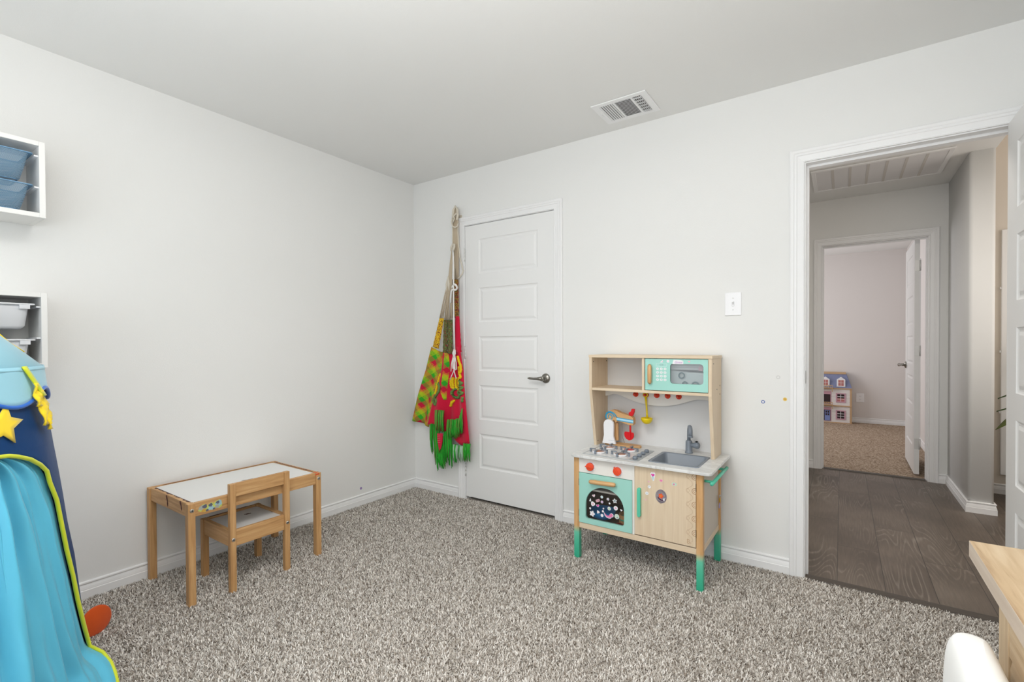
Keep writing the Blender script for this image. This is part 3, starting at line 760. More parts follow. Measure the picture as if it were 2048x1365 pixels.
# two curtains hanging inside the doorway and spreading on the carpet
def curtain(side):
    mb = MB(); rows = []
    zz = [.872, .865, .85, .825, .79, .75, .70, .64, .58, .52, .46, .40, .34, .28, .235, .205, .179, .152, .13, .105, .082, .060, .03, .008]
    NC = 64
    lowz = [(p[2], p) for p in LOW]
    for z in zz:
        e = arch_angle(z) or A_MID
        if side > 0: a1, a0 = e+.035, A_MID-.03
        else: a1, a0 = 2*A_MID-e, A_MID+.02
        d = (.872-z)/.872
        ez = None
        if z < .205:
            q = [(.205, (.90, -2.262))]+[(p[2], p[:2]) for p in LOW]
            for (za, pa_), (zb_, pb_) in zip(q, q[1:]):
                if zb_ <= z <= za+1e-6:
                    t = (za-z)/(za-zb_+1e-9); ez = (pa_[0]+(pb_[0]-pa_[0])*t, pa_[1]+(pb_[1]-pa_[1])*t)
        row = []
        for k in range(NC+1):
            s = k/NC
            a = a0+(a1-a0)*s
            ph = s*19+.6+1.7*d
            fold = .018*math.sin(ph)+.011*math.sin(s*37+1.3-2.5*d)+.005*math.sin(s*61+6*d)
            fold *= (.45+.55*min(1, d*4))*(1-.9*s**2.5)
            crease = .0045*math.sin(23*z+9*s)*math.sin(11*s+17*z)+.0035*math.sin(41*z-19*s)*math.sin(7*s+5*z)
            flare = (.030*d*(1-s)**1.5+.006*(1-s)) if side > 0 else (.045*d*(1-s)+.016)
            p = list(tp(a, z, -.010+fold*.75+crease*(1-s**2)+flare))
            if ez:
                g = s**2.2; ex, ey = ez
                if side < 0:
                    ca, sa = math.cos(2*A_MID), math.sin(2*A_MID); dx, dy = ex-TCX, ey-TCY
                    ex, ey = TCX+dx*ca+dy*sa, TCY+dx*sa-dy*ca
                b0 = tp(a1, z, -.010)
                p[0] += (ex-b0[0])*g; p[1] += (ey-b0[1])*g
            row.append(tuple(p))
        rows.append(row)
    mb.grid(rows); return mb.build('curtain', M['sky'], tent, solid=.0015, subsurf=1)
curtain(1); curtain(-1)
# yellow stars on the walls
def wall_pt(a, z): return Vector(tp(a, z, .007))
for a, z, sc, rot in ((.685, .951, .056, .10), (-.10, .96, .056, .5), (2.2, .75, .065, .1), (4.2, .75, .065, .1)):
    mb = MB(); rr_ = tr(z)
    decal(mb, [(a+p[0]/rr_, z+p[1]) for p in star(0, 0, sc, .47, 5, rot)], wall_pt); mb.build('star_patch', M['yfelt'], tent, solid=.003)
# ribbon hanging at the side under the valance
mb = MB()
for a0, zt, zb, w in ((.95, 1.05, .985, .018), (1.00, 1.03, .93, .026), (1.045, .99, .915, .016)):
    rows = []
    for k in range(9):
        t = k/8; z = zt+(zb-zt)*t
        rows.append([tp(a0+(s-.5)*w/.38, z, .022+.006*math.sin(t*9+s*4)) for s in (0, .33, .66, 1)])
    mb.grid(rows)
mb.build('ribbon', M['yfelt'], tent, solid=.004)
mb = MB(); rows = []
for k in range(8):
    t = k/7; z = 1.098-.085*t; rows.append([tp(.90+.10*t+(s-.5)*.045, z, .012+.016*t) for s in (0, .5, 1)])
mb.grid(rows); mb.build('ribbon', M['lime'], tent, solid=.004)
mb = MB(); T = Matrix.Translation((.395, -2.125, .052)) @ Matrix.Rotation(.12, 4, 'X') @ Matrix.Rotation(.35, 4, 'Z')
mb.lathe([(.0, -.006), (.052, -.006), (.057, -.003), (.057, .003), (.052, .006), (.0, .006)], (0, 0, 0), 'x', 32, T=T, cap0=False, cap1=False)
tag(mb.build('felt_disc', M['orange_felt'], None), 'round orange felt disc standing on the carpet behind the tent', 'toy')

# ================================================================== dresser and white chair at the corner of the frame
OAK = woodset('rustic_oak', [(0.22, C(146, 116, 84)), (0.40, C(190, 163, 128)), (0.58, C(204, 180, 147)), (0.78, C(216, 196, 166))], stretch=16, fine=60, rough=.5)
OAKP = woodset('pale_oak_edge', [(0.3, C(196, 178, 160)), (0.6, C(207, 191, 174)), (0.8, C(214, 200, 184))], stretch=12, fine=40, rough=.5)
dz = .765
dres = thing('dresser', 'rustic oak dresser with thick overhanging top beside the open door', 'dresser', (3.32, -2.05, 0))
mb = MB(); mb.box(3.058, 3.585, -2.66, -1.467, dz-.0315, dz); tpn = mb.build('top', [OAK['y'], OAKP['y']], dres, bevel=.0012)
for p in tpn.data.polygons:
    if abs(p.normal.z) < .5: p.material_index = 1
DG = plain('dark_grain', C(96, 72, 48), .7)
for (x, y, l, c) in ((3.14, -1.50, .16, .02), (3.30, -1.55, .22, -.015), (3.42, -1.75, .3, .02), (3.20, -1.95, .26, .015), (3.36, -1.50, .10, .01)):
    mb = MB(); mb.tube([(x+c*math.sin(2.5*t), y-l*t, dz+.0001) for t in (0, .2, .4, .6, .8, 1)], [.0004, .0014, .0018, .0013, .0016, .0004], 4); mb.build('grain_crack', DG, tpn)
bx = 3.066; yb = -1.645
mb = MB(); mb.box(bx+.012, 3.58, -2.52, yb-.01, .06, dz-.0315); mb.build('carcass', OAK['z'], dres)
for a, b in ((yb-.055, yb), (-2.53, -2.475)):
    mb = MB(); mb.box(bx, bx+.03, a, b, -.006, dz-.0315); mb.build('stile', OAK['z'], dres, bevel=.001)
for a, b in ((dz-.10, dz-.0315), (.06, .13)):
    mb = MB(); mb.box(bx+.001, bx+.029, -2.475, yb-.055, a, b); mb.build('rail', OAK['y'], dres, bevel=.001)
mb = MB(); T = Matrix.Translation((bx+.008, (-2.475+yb-.055)/2, .40)) @ Matrix.Rotation(math.atan2(.53, .775), 4, 'X')
mb.box(-.006, .006, -.46, .46, -.035, .035, T=T); mb.build('brace', OAK['y'], dres, bevel=.001)
for a, b in ((yb-.055, yb), (-2.53, -2.475)):
    mb = MB(); mb.box(3.53, 3.58, a, b, -.006, .06); mb.build('foot', OAK['z'], dres)
M['chairwhite'] = plain('white_moulded_plastic', C(246, 246, 244), .35)
ch = thing('moulded_chair', 'white rounded plastic child chair in front of the dresser', 'chair', (2.86, -1.93, 0))
mb = MB(); rows = []
for z, g in ((.30, 0), (.38, .004), (.48, .006), (.58, .004), (.650, -.001), (.676, -.008), (.689, -.020), (.694, -.036)):
    x0, x1 = 2.988-g*.3, 3.053+g*.3
    rows.append([(px, py, z) for px, py in rrect(x0+max(0, -g)*.36, x1-max(0, -g)*.36, -2.06+max(0, -g)*.8, -1.690-max(0, -g)*.8, min(.026, (x1-x0)/2-.003-max(0, -g)*.36), 5)])
mb.grid(rows, closed=True); k = len(mb.v); mb.f += [tuple(range(k-24, k)), tuple(range(23, -1, -1))]; mb.m += [0, 0]; mb.sm += [True, False]
mb.build('backrest', M['chairwhite'], ch, subsurf=2)
mb = MB(); mb.prism(rrect(2.70, 3.054, -2.06, -1.69, .06, 6), 'z', .285, .315); mb.build('seat', M['chairwhite'], ch, bevel=.012, seg=3)
for x in (2.72, 3.0):
    for y in (-2.05, -1.78):
        mb = MB(); mb.lathe([(.022, -.006), (.03, .29)], (x, y, 0), 'z', 16); mb.build('leg', M['chairwhite'], ch)
# ================================================================== toy kitchen
M['mint'] = plain('mint_paint', C(166, 221, 209), .4); M['mintdark'] = plain('mint_green_paint', C(92, 204, 172), .4)
M['knob'] = plain('orange_red_plastic', C(240, 84, 46), .35); M['peg'] = plain('red_orange_peg', C(226, 66, 36), .35)
M['grey'] = plain('slate_grey_plastic', C(128, 136, 146), .35); M['greylight'] = plain('pale_grey_plastic', C(176, 180, 182), .35)
M['print'] = plain('white_print', C(236, 244, 242), .5); M['ink'] = plain('grey_ink', C(150, 170, 176), .6)
M['pink'] = plain('pink_print', C(232, 128, 178), .5); M['hotpink'] = plain('magenta_print', C(222, 66, 168), .5); M['palepink'] = plain('pale_pink_print', C(240, 190, 200), .5); M['lilac'] = plain('lilac_print', C(190, 140, 196), .5)
M['palegreen'] = plain('pale_green_print', C(202, 224, 206), .5); M['ice'] = plain('ice_blue_print', C(190, 222, 226), .5); M['sticker'] = plain('sticker_paper', C(244, 243, 246), .45); M['plum'] = plain('plum_print', C(70, 36, 66), .5)
M['kwhite'] = plain('kitchen_white_panel', C(240, 238, 232), .45)
def marble():
    m, nt, b = new_mat('veined_white_top')
    tc = nt.nodes.new('ShaderNodeTexCoord'); mp = nt.nodes.new('ShaderNodeMapping'); mp.inputs['Scale'].default_value = (9, 26, 9); mp.inputs['Rotation'].default_value = (0, 0, .5)
    n = nt.nodes.new('ShaderNodeTexNoise'); n.inputs['Scale'].default_value = 1; n.inputs['Detail'].default_value = 6; n.inputs['Distortion'].default_value = 1.2
    r = ramp(nt, [(.3, C(208, 208, 206)), (.46, C(226, 226, 224)), (.5, C(212, 211, 209)), (.54, C(230, 230, 228)), (.8, C(238, 238, 237))])
    nt.links.new(tc.outputs['Object'], mp.inputs[0]); nt.links.new(mp.outputs[0], n.inputs['Vector']); nt.links.new(n.outputs['Fac'], r.inputs[0]); nt.links.new(r.outputs[0], b.inputs['Base Color'])
    b.inputs['Roughness'].default_value = .3; return m
M['marble'] = marble()
def ombre_leg():
    """natural beech with the foot dipped in green paint"""
    m = wood('dipped_beech', [(0.25, C(196, 146, 92)), (0.5, C(213, 166, 112)), (0.75, C(224, 182, 132))], 'z', stretch=14, fine=60, rough=.45)
    nt = m.node_tree; b = nt.nodes['Principled BSDF']; src = b.inputs['Base Color'].links[0].from_socket
    tc = nt.nodes.new('ShaderNodeTexCoord'); sp = nt.nodes.new('ShaderNodeSeparateXYZ'); nt.links.new(tc.outputs['Object'], sp.inputs[0])
    g = nt.nodes.new('ShaderNodeMapRange'); g.inputs['From Min'].default_value = .135; g.inputs['From Max'].default_value = .172; g.inputs['To Min'].default_value = 1; g.inputs['To Max'].default_value = 0
    nt.links.new(sp.outputs[2], g.inputs['Value'])
    pr = ramp(nt, [(0, C(52, 178, 140)), (.5, C(78, 192, 156)), (1, C(118, 208, 178))]); g2 = nt.nodes.new('ShaderNodeMapRange'); g2.inputs['From Max'].default_value = .16
    nt.links.new(sp.outputs[2], g2.inputs['Value']); nt.links.new(g2.outputs[0], pr.inputs[0])
    mx = nt.nodes.new('ShaderNodeMix'); mx.data_type = 'RGBA'; nt.links.new(g.outputs[0], mx.inputs['Factor']); nt.links.new(src, mx.inputs['A']); nt.links.new(pr.outputs[0], mx.inputs['B'])
    nt.links.new(mx.outputs['Result'], b.inputs['Base Color']); return m
LEGM = ombre_leg()
def glass_pane(name, tint, alpha):
    m, nt, b = new_mat(name)
    tr_ = nt.nodes.new('ShaderNodeBsdfTransparent'); tr_.inputs[0].default_value = tint
    gl = nt.nodes.new('ShaderNodeBsdfGlossy'); gl.inputs['Roughness'].default_value = .05
    mx = nt.nodes.new('ShaderNodeMixShader'); mx.inputs[0].default_value = alpha
    nt.links.new(tr_.outputs[0], mx.inputs[1]); nt.links.new(gl.outputs[0], mx.inputs[2]); nt.links.new(mx.outputs[0], nt.nodes['Material Output'].inputs[0])
    return m
M['pane'] = glass_pane('clear_acrylic', (.86, .88, .88, 1), .06)

kit = thing('play_kitchen', 'wooden toy kitchen with mint doors and green dipped legs against the white wall', 'toy kitchen', (1.99, -.22, 0))
KX0, KX1, KF, KB = 1.658, 2.324, -.427, -.020
for x in (KX0, KX1-.030):
    for y in (KF, KB-.030):
        mb = MB(); mb.box(x, x+.030, y, y+.030, -.004, .5465); mb.build('leg', LEGM, kit, bevel=.002)
mb = MB(); mb.box(KX0+.030, KX1-.030, KF+.003, KF+.018, .163, .192); mb.build('bottom_rail', PLY['x'], kit, bevel=.001)
for x in (KX0+.006, KX1-.022):
    mb = MB(); mb.box(x, x+.016, KF+.030, KB-.030, .166, .192); mb.build('bottom_rail', PLY['y'], kit, bevel=.001)
mb = MB(); mb.box(KX0+.030, KX1-.030, KB-.016, KB-.004, .163, .5465); mb.build('back_panel', M['kwhite'], kit)
for x in (KX0+.006, KX1-.016):
    mb = MB(); mb.box(x, x+.008, KF+.030, KB-.030, .192, .5465); mb.build('side_panel', plain('greige_panel', C(205, 194, 180), .5), kit)
mb = MB(); mb.box(KX0+.030, KX1-.030, KF+.018, KB-.016, .180, .192); mb.build('floor_panel', plain('oven_floor', C(96, 84, 74), .5), kit)
mb = MB(); mb.box(1.985, 1.996, KF+.001, KB-.016, .192, .5465); mb.build('divider', M['kwhite'], kit, bevel=.0008)
mb = MB(); mb.box(1.688, 1.985, KF+.002, KF+.014, .464, .5465); cpan = mb.build('control_panel', M['kwhite'], kit, bevel=.0008)
for x, z, ang in ((1.755, .501, PI*.98), (1.907, .499, PI*.70)):
    mb = MB(); mb.lathe([(.0285, 0), (.0285, -.0012)], (x, KF+.002, z), 'y', 28)
    kd = mb.build('dial_ring', M['sticker'], cpan)
    mb = MB()
    for k in range(9):
        a = PI*1.25-k*PI*1.5/8; mb.prism(circle(x+.0255*math.cos(a), z+.0255*math.sin(a), .0013, 6), 'y', KF+.0008, KF+.0002)
    mb.build('dial_print', M['ink'], kd)
    mb = MB(); mb.lathe([(.0215, 0), (.0215, -.010), (.0200, -.0125), (.0, -.0125)], (x, KF+.001, z), 'y', 28, cap1=False)
    c, s_ = math.cos(ang), math.sin(ang)
    def R2(u, v): return (x+u*c-v*s_, z+u*s_+v*c)
    mb.prism([R2(-.021, -.0045), R2(.019, -.0045), R2(.027, 0), R2(.019, .0045), R2(-.021, .0045)], 'y', KF-.003, KF-.0150)
    mb.build('knob', M['knob'], cpan, bevel=.0008)
# ---- oven: door with an arched window
OZ0, OZ1, OY = .195, .4615, KF
def arch(x0, x1, z0, zs_, zt, r, n=18):
    pts = []
    for k in range(5): a = PI+PI/2*k/4; pts.append((x0+r+r*math.cos(a), z0+r+r*math.sin(a)))
    for k in range(5): a = -PI/2+PI/2*k/4; pts.append((x1-r+r*math.cos(a), z0+r+r*math.sin(a)))
    cx, hw = (x0+x1)/2, (x1-x0)/2
    for k in range(n+1):
        a = PI*k/n; pts.append((cx+hw*math.cos(a), zs_+(zt-zs_)*math.sin(a)**.9 if 0 < k < n else zs_))
    return pts
AR = arch(1.7275, 1.9425, .222, .292, .399, .014)
def box_loop_for(pts, x0, x1, z0, z1):
    """projects each window point to the door's outline so both loops pair up"""
    cx, cz = (x0+x1)/2, (z0+z1)/2; out = []
    for x, z in pts:
        dx, dz_ = x-cx, z-cz
        t = min(((x1-cx)/abs(dx)) if abs(dx) > 1e-9 else 1e9, ((z1-cz)/abs(dz_)) if abs(dz_) > 1e-9 else 1e9)
        out.append((cx+dx*t, cz+dz_*t))
    # snap the nearest points onto the corners
    for c in ((x0, z0), (x1, z0), (x1, z1), (x0, z1)):
        i = min(range(len(out)), key=lambda k: (out[k][0]-c[0])**2+(out[k][1]-c[1])**2); out[i] = c
    return out
mb = MB(); ringband(mb, box_loop_for(AR, 1.6895, 1.984, OZ0, OZ1), AR, 'y', OY+.0125, OY-.0015)
od = mb.build('oven_door', M['mint'], kit)
mb = MB(); mb.prism(AR, 'y', OY+.008, OY+.006); mb.build('window_pane', glass_pane('smoked_acrylic', (.90, .89, .88, 1), .05), od)
mb = MB(); mb.tube([(1.760, OY-.020, .4275), (1.768, OY-.022, .4275), (1.833, OY-.023, .430), (1.896, OY-.022, .432), (1.904, OY-.020, .432)], [.008, .0115, .0118, .0115, .008], 12)
for x in (1.785, 1.88): mb.box(x-.006, x+.006, OY-.018, OY-.001, .424, .436)
mb.build('handle', BEECH['x'], od)
for z in (.245, .41):
    mb = MB(); mb.box(1.6875, 1.6895, OY-.002, OY+.006, z-.018, z+.018); mb.build('hinge', M['dark'], od)
OV = (1.690, 1.984, KF+.020, KB-.018)
mb = MB(); mb.box(1.6895, 1.6915, KF+.019, KB-.018, .192, .463); mb.box(1.6915, 1.984, KB-.0185, KB-.0165, .192, .463)
mb.build('oven_lining', plain('dark_oven_lining', C(140, 126, 112), .6), kit)
mb = MB(); mb.box(1.6915, 1.983, -.405, KB-.019, .366, .375); mb.build('oven_rack', M['kwhite'], kit)
mb = MB(); mb.box(1.6915, 1.983, KF+.020, KB-.019, .452, .458); mb.build('oven_top', M['greylight'], kit)
FY = KF+.0058          # stickers sit on the pane
def stick(parent, shapes):
    """one sticker: a white cut-out with its printed shapes"""
    mb = MB(); mats = []
    for pts, mat, lift in shapes:
        if mat not in mats: mats.append(mat)
        mb.prism(pts, 'y', FYY, FYY-lift, mats.index(mat))
    return mb.build('sticker', mats, parent)
FYY = FY
S = M['sticker']
def cloudy(cx, cz, r, n=5, amp=.2): return [(cx+r*(1+amp*math.cos(n*a))*math.cos(a), cz+r*(1+amp*math.cos(n*a))*math.sin(a)) for a in [2*PI*k/30 for k in range(30)]]
stick(od, [(heart(1.772, .348, .0088, .3), S, .0004), (heart(1.772, .348, .0060, .3), M['palepink'], .0007)])
stick(od, [(circle(1.818, .349, .0072), S, .0004), (circle(1.818, .349, .005), M['ice'], .0007)])
stick(od, [(cloudy(1.852, .344, .0066), S, .0004), (circle(1.852, .344, .003), M['lilac'], .0007)])
stick(od, [(star(1.890, .341, .0145, .52, 5, 1.75), S, .0004), (star(1.890, .341, .009, .5, 5, 1.75), M['ink'], .0007)])
stick(od, [([(1.745, .314), (1.757, .315), (1.7545, .331), (1.752, .330)], S, .0004)])
T0 = math.radians(24); c0, s0 = math.cos(T0), math.sin(T0)
def rr_(cx, cz, w, h): return [(cx+u*c0-v*s0, cz+u*s0+v*c0) for u, v in ((-w, -h), (w, -h), (w, h), (-w, h))]
lv = stick(od, [(rr_(1.795, .326, .0115, .0062), M['palepink'], .0004)])
mb = MB(); text_on_front(mb, 'LOVE', .0085, 1.795, FYY-.0005, .326, rot=T0); mb.build('sticker', M['plum'], od)
stick(od, [(circle(1.819, .323, .0072), S, .0004), (circle(1.819, .323, .0055), M['lilac'], .0007), (circle(1.819, .323, .0022), S, .0009)])
stick(od, [(cloudy(1.767, .304, .0118, 3, .10), S, .0004), (heart(1.768, .303, .0062, .2), M['palepink'], .0007)])
stick(od, [(star(1.861, .323, .0065, .55, 5, 1.5), S, .0004)])
stick(od, [(heart(1.795, .299, .0088, .2), S, .0004), (heart(1.795, .299, .0066, .2), M['hotpink'], .0007)])
stick(od, [(star(1.751, .277, .0072, .55, 5, 1.3), S, .0004)])
stick(od, [(star(1.827, .290, .0060, .55, 5, 1.4), S, .0004)])
stick(od, [(circle(1.859, .296, .0092), S, .0004), (circle(1.859, .296, .0072), M['palegreen'], .0007)])
stick(od, [(circle(1.895, .305, .0115), S, .0004), (circle(1.895, .305, .0042), M['pink'], .0007), (circle(1.895, .305, .002), S, .0009)])
stick(od, [(cloudy(1.763, .251, .0135, 5, .22), S, .0004), (circle(1.766, .249, .003), M['palepink'], .0007)])
stick(od, [(cloudy(1.797, .266, .0075, 3, .2), S, .0004), (circle(1.797, .265, .0025), M['palepink'], .0007)])
sw = [(1.829, .272), (1.838, .262), (1.848, .257), (1.858, .259), (1.862, .268), (1.870, .274), (1.879, .272), (1.884, .263), (1.880, .255), (1.872, .253), (1.868, .246), (1.858, .244), (1.844, .247), (1.834, .256)]
stick(od, [(circle(1.819, .252, .008, 12), S, .0004), (circle(1.824, .275, .006, 12), S, .0005), (sw, S, .0006), ([(a*.86+1.856*.14, b*.8+.260*.2) for a, b in sw], M['pink'], .0008)])
stick(od, [(circle(1.901, .263, .0128), S, .0004), (circle(1.901, .263, .0108), M['palegreen'], .0007), (circle(1.904, .258, .004), M['ink'], .0009)])
stick(od, [(heart(1.925, .300, .0062, -.2), S, .0004)])
# ---- cupboard door
mb = MB(); mb.box(1.9975, 2.2925, OY-.0015, OY+.0125, .1975, .5435); cd_ = mb.build('cupboard_door', PLY['z'], kit, bevel=.0008)
mb = MB(); mb.prism([(2.0155+.0085*math.cos(a)+.0085, .300+.0085*math.sin(a)) for a in [PI+PI*k/8 for k in range(9)]]+[(2.0155+.0085*math.cos(a)+.0085, .428+.0085*math.sin(a)) for a in [PI*k/8 for k in range(9)]], 'y', OY-.0015, OY-.020)
mb.build('handle', M['mintdark'], cd_, bevel=.003)
M['burn'] = plain('burned_line', C(178, 132, 92), .6); M['burnpale'] = plain('pale_engraving', C(200, 168, 134), .6)
def arcline(mb, pts, y, r): mb.tube([(p[0], y, p[1]) for p in pts], r, 5)
ZR = (.527, .461, .397, .331, .264)
for z in ZR:
    mb = MB()
    for r_, w in ((.0135, .0012), (.0062, .0010)):
        arcline(mb, [(2.289+r_*math.cos(a), z+r_*math.sin(a)) for a in [PI*.42+PI*1.16*k/18 for k in range(19)]], OY-.0015, w)
    mb.build('engraving', M['burn'], cd_)
mb = MB(); wl = []
for k in range(73):
    z = .540-.335*k/72; ph = (z-.264)/.0658*2*PI; wl.append((2.266-.014*math.cos(ph), z))
arcline(mb, wl, OY-.0015, .0006)
for z in ZR: arcline(mb, [(2.256+.007*math.cos(a), z+.010*math.sin(a)) for a in [2*PI*k/14 for k in range(15)]], OY-.0015, .0005)
mb.build('engraving', M['burnpale'], cd_)
mb = MB(); text_on_front(mb, 'B.', .030, 2.262, OY-.0016, .2195); mb.build('engraving', M['burnpale'], cd_)
FYY = OY-.0016
stick(cd_, [([(2.078, .514), (2.084, .522), (2.090, .520), (2.097, .523), (2.103, .517), (2.101, .500), (2.096, .480), (2.091, .478), (2.083, .497)], S, .0004), (heart(2.0905, .508, .0088), M['hotpink'], .0008), ([(2.0845, .500), (2.0965, .500), (2.093, .482), (2.0905, .482)], M['ice'], .0007)])
stick(cd_, [(heart(2.131, .487, .0092), M['palepink'], .0004), (heart(2.131, .487, .0068), M['pink'], .0007)])
stick(cd_, [(cloudy(2.194, .480, .0100, 2, .25), M['palegreen'], .0004), (circle(2.192, .479, .0042), M['pink'], .0007)])
stick(cd_, [(circle(2.073, .447, .0078), S, .0004), ([(2.070, .441), (2.071, .441), (2.071, .449), (2.0765, .450), (2.0765, .4515), (2.070, .4505)], M['ink'], .0007)])
stick(cd_, [(circle(2.061, .413, .0082), S, .0004)]+[(circle(2.061+.003*a, .413+.003*b, .001, 6), M['ink'], .0007) for a in (-1, 0, 1) for b in (-1, 0, 1)])
stick(cd_, [(circle(2.070, .472, .0040), M['palepink'], .0004), (circle(2.070, .472, .0014), M['lilac'], .0007)])
stick(cd_, [(circle(2.054, .380, .0040), M['palepink'], .0004)])
el = lambda r: circle(2.131, .410, r, 28, .82)
ov = stick(cd_, [(el(.0335), plain('silver_foil', C(176, 168, 176), .25, .6), .0004), (cloudy(2.130, .412, .0110, 5, .2), M['knob'], .0008), (circle(2.130, .413, .0055, 14), plain('orange_print', C(232, 150, 44), .5), .0010), (circle(2.130, .413, .0026, 10), M['knob'], .0012),
     ([(2.116, .407), (2.124, .399), (2.136, .394), (2.146, .393), (2.148, .388), (2.136, .388), (2.124, .392), (2.115, .400)], M['plum'], .0009), ([(2.141, .400), (2.147, .404), (2.150, .396), (2.147, .389), (2.142, .391)], S, .0011), ([(2.150, .403), (2.153, .398), (2.150, .390), (2.148, .394)], M['plum'], .0013)])
mb = MB()
for k, chx in enumerate('EXTRA'): 
    a = math.radians(140-k*17); text_on_front(mb, chx, .006, 2.131+.0215*math.cos(a), FYY-.0006, .411+.0265*math.sin(a), rot=a-PI/2)
for k, chx in enumerate('CREAMY'): 
    a = math.radians(72-k*15); text_on_front(mb, chx, .006, 2.131+.0215*math.cos(a), FYY-.0006, .411+.0265*math.sin(a), rot=a-PI/2)
text_on_front(mb, 'ORANGE', .0055, 2.128, FYY-.0006, .3835, rot=-.12); text_on_front(mb, 'ICE', .0062, 2.128, FYY-.0006, .3765, rot=-.1)
mb.build('sticker', M['plum'], cd_)
for z in (.262, .478):
    mb = MB(); mb.box(2.2925, 2.2945, OY-.002, OY+.006, z-.018, z+.018); mb.build('hinge', M['dark'], cd_)
# ---- worktop with sink and hob
CT0, CT1, CX_0, CX_1, CYF, CYB = .547, .5615, 1.648, 2.367, -.456, -.008
SX0, SX1, SY0, SY1 = 2.062, 2.283, -.378, -.146
mb = MB()
outer = []; rc = .022
for cx, cy, a0 in ((CX_1-rc, CYB-.003, None), (CX_0+rc, CYB-.003, None), (CX_0+rc, CYF+rc, PI), (CX_1-rc, CYF+rc, 1.5*PI)):
    if a0 is None: outer.append((CX_1 if cx > 2 else CX_0, CYB))
    else:
        for k in range(6): a = a0+PI/2*k/5; outer.append((cx+rc*math.cos(a), cy+rc*math.sin(a)))
hole = []
def proj_hole(p):
    x = min(max(p[0], SX0), SX1); y = min(max(p[1], SY0), SY1); return (x, y)
hole = [proj_hole(p) for p in outer]
ringband(mb, outer, hole, 'z', CT0, CT1); wt = mb.build('worktop', M['marble'], kit, bevel=.003)
def rl(x0, x1, y0, y1, z, r): return [(a, b, z) for a, b in rrect(x0, x1, y0, y1, r, 5)]
mb = MB(); mb.grid([rl(SX0-.013, SX1+.013, SY0-.013, SY1+.013, CT1-.001, .016), rl(SX0-.012, SX1+.012, SY0-.012, SY1+.012, CT1+.003, .016), rl(SX0-.002, SX1+.002, SY0-.002, SY1+.002, CT1+.003, .018), rl(SX0+.002, SX1-.002, SY0+.002, SY1-.002, CT1-.001, .018), rl(SX0+.010, SX1-.010, SY0+.010, SY1-.010, CT1-.070, .022), rl(SX0+.020, SX1-.020, SY0+.020, SY1-.020, CT1-.078, .022)], closed=True)
k = len(mb.v); mb.f.append(tuple(range(k-24, k))); mb.m.append(0); mb.sm.append(False); mb.build('sink', M['grey'], kit)
fx, fy = 2.174, -.085
mb = MB(); mb.lathe([(.0205, 0), (.0205, .006), (.0185, .010), (.0175, .014), (.0170, .060), (.0155, .067), (.0100, .070)], (fx, fy, CT1), 'z', 20)
p = [(fx, fy, CT1+.066), (fx, fy, CT1+.100)]+[(fx+.0085*(1-math.cos(a)), fy-.018*(1-math.cos(a)), CT1+.118+.027*math.sin(a)) for a in [PI*k/10 for k in range(11)]]+[(fx+.0175, fy-.037, CT1+.098)]
mb.tube(p, [.0095]*5+[.0098, .0102, .0106, .011, .0112, .0114, .0115, .0116, .0116], 12); mb.lathe([(.0116, .0), (.0135, -.004), (.0135, -.009)], (fx+.0175, fy-.037, CT1+.101), 'z', 16)
fc = mb.build('faucet', M['grey'], kit)
mb = MB(); mb.lathe([(.0125, .010), (.0125, .026), (.0165, .034), (.0180, .044), (.0150, .053), (.008, .057)], (fx, fy-.002, CT1+.045), 'x', 16); mb.tube([(fx+.043, fy-.006, CT1+.052), (fx+.043, fy-.013, CT1+.066)], [.008, .0095], 12)
mb.build('handle', M['grey'], fc)
mb = MB(); mb.lathe([(.0, 0), (.0060, 0)], (0, 0, 0), 'z', 12, cap0=False, cap1=True, T=Matrix.Translation((fx+.043, fy-.0133, CT1+.0664)) @ Matrix.Rotation(.46, 4, 'X')); mb.build('handle_socket', M['dark'], fc)
mb = MB(); mb.prism([(1.702, -.150), (1.702, -.412), (1.708, -.418), (2.006, -.418), (2.012, -.412), (2.008, -.150), (2.002, -.145), (1.708, -.145)], 'z', CT1, CT1+.002)
hob = mb.build('hob_plate', M['greylight'], kit)
mb = MB(); mb.box(1.712, 1.955, -.408, -.155, CT1+.002, CT1+.0026); mb.build('hob_surface', M['marble'], hob)
mb = MB(); mb.box(1.958, 1.9605, -.410, -.152, CT1+.002, CT1+.0032); mb.build('hob_line', M['kwhite'], hob)
copper = plain('rose_burner_disc', C(206, 160, 140), .15, metal=.35)
for i, (bx_, by_) in enumerate(((1.770, -.352), (1.772, -.226), (1.893, -.352), (1.893, -.226))):
    mb = MB(); mb.lathe([(.034, 0), (.036, .003), (.035, .007), (.029, .0085)], (bx_, by_, CT1+.0026), 'z', 24); bn = mb.build('burner', M['sticker'], hob)
    mb = MB(); mb.lathe([(.029, .0085), (.027, .0098), (.0, .0098)], (bx_, by_, CT1+.0026), 'z', 24, cap1=False); mb.build('burner_disc', plain('red_burner_disc', C(216, 88, 82), .2) if i == 3 else copper, bn)
    for k in range(4):
        a = PI/2*k+.0; dx, dy = math.cos(a), math.sin(a); z0 = CT1+.0024
        mb = MB()
        def fb(u0, u1, za, zb):
            w = .0048; x0_, x1_ = bx_+dx*u0-abs(dy)*w, bx_+dx*u1+abs(dy)*w; y0_, y1_ = by_+dy*u0-abs(dx)*w, by_+dy*u1+abs(dx)*w
            mb.box(x0_, x1_, y0_, y1_, za, zb)
        fb(.042, .052, z0, z0+.020); fb(.019, .0519, z0+.0145, z0+.0201)
        mb.build('grate_bar', M['grey'], bn, bevel=.0015)
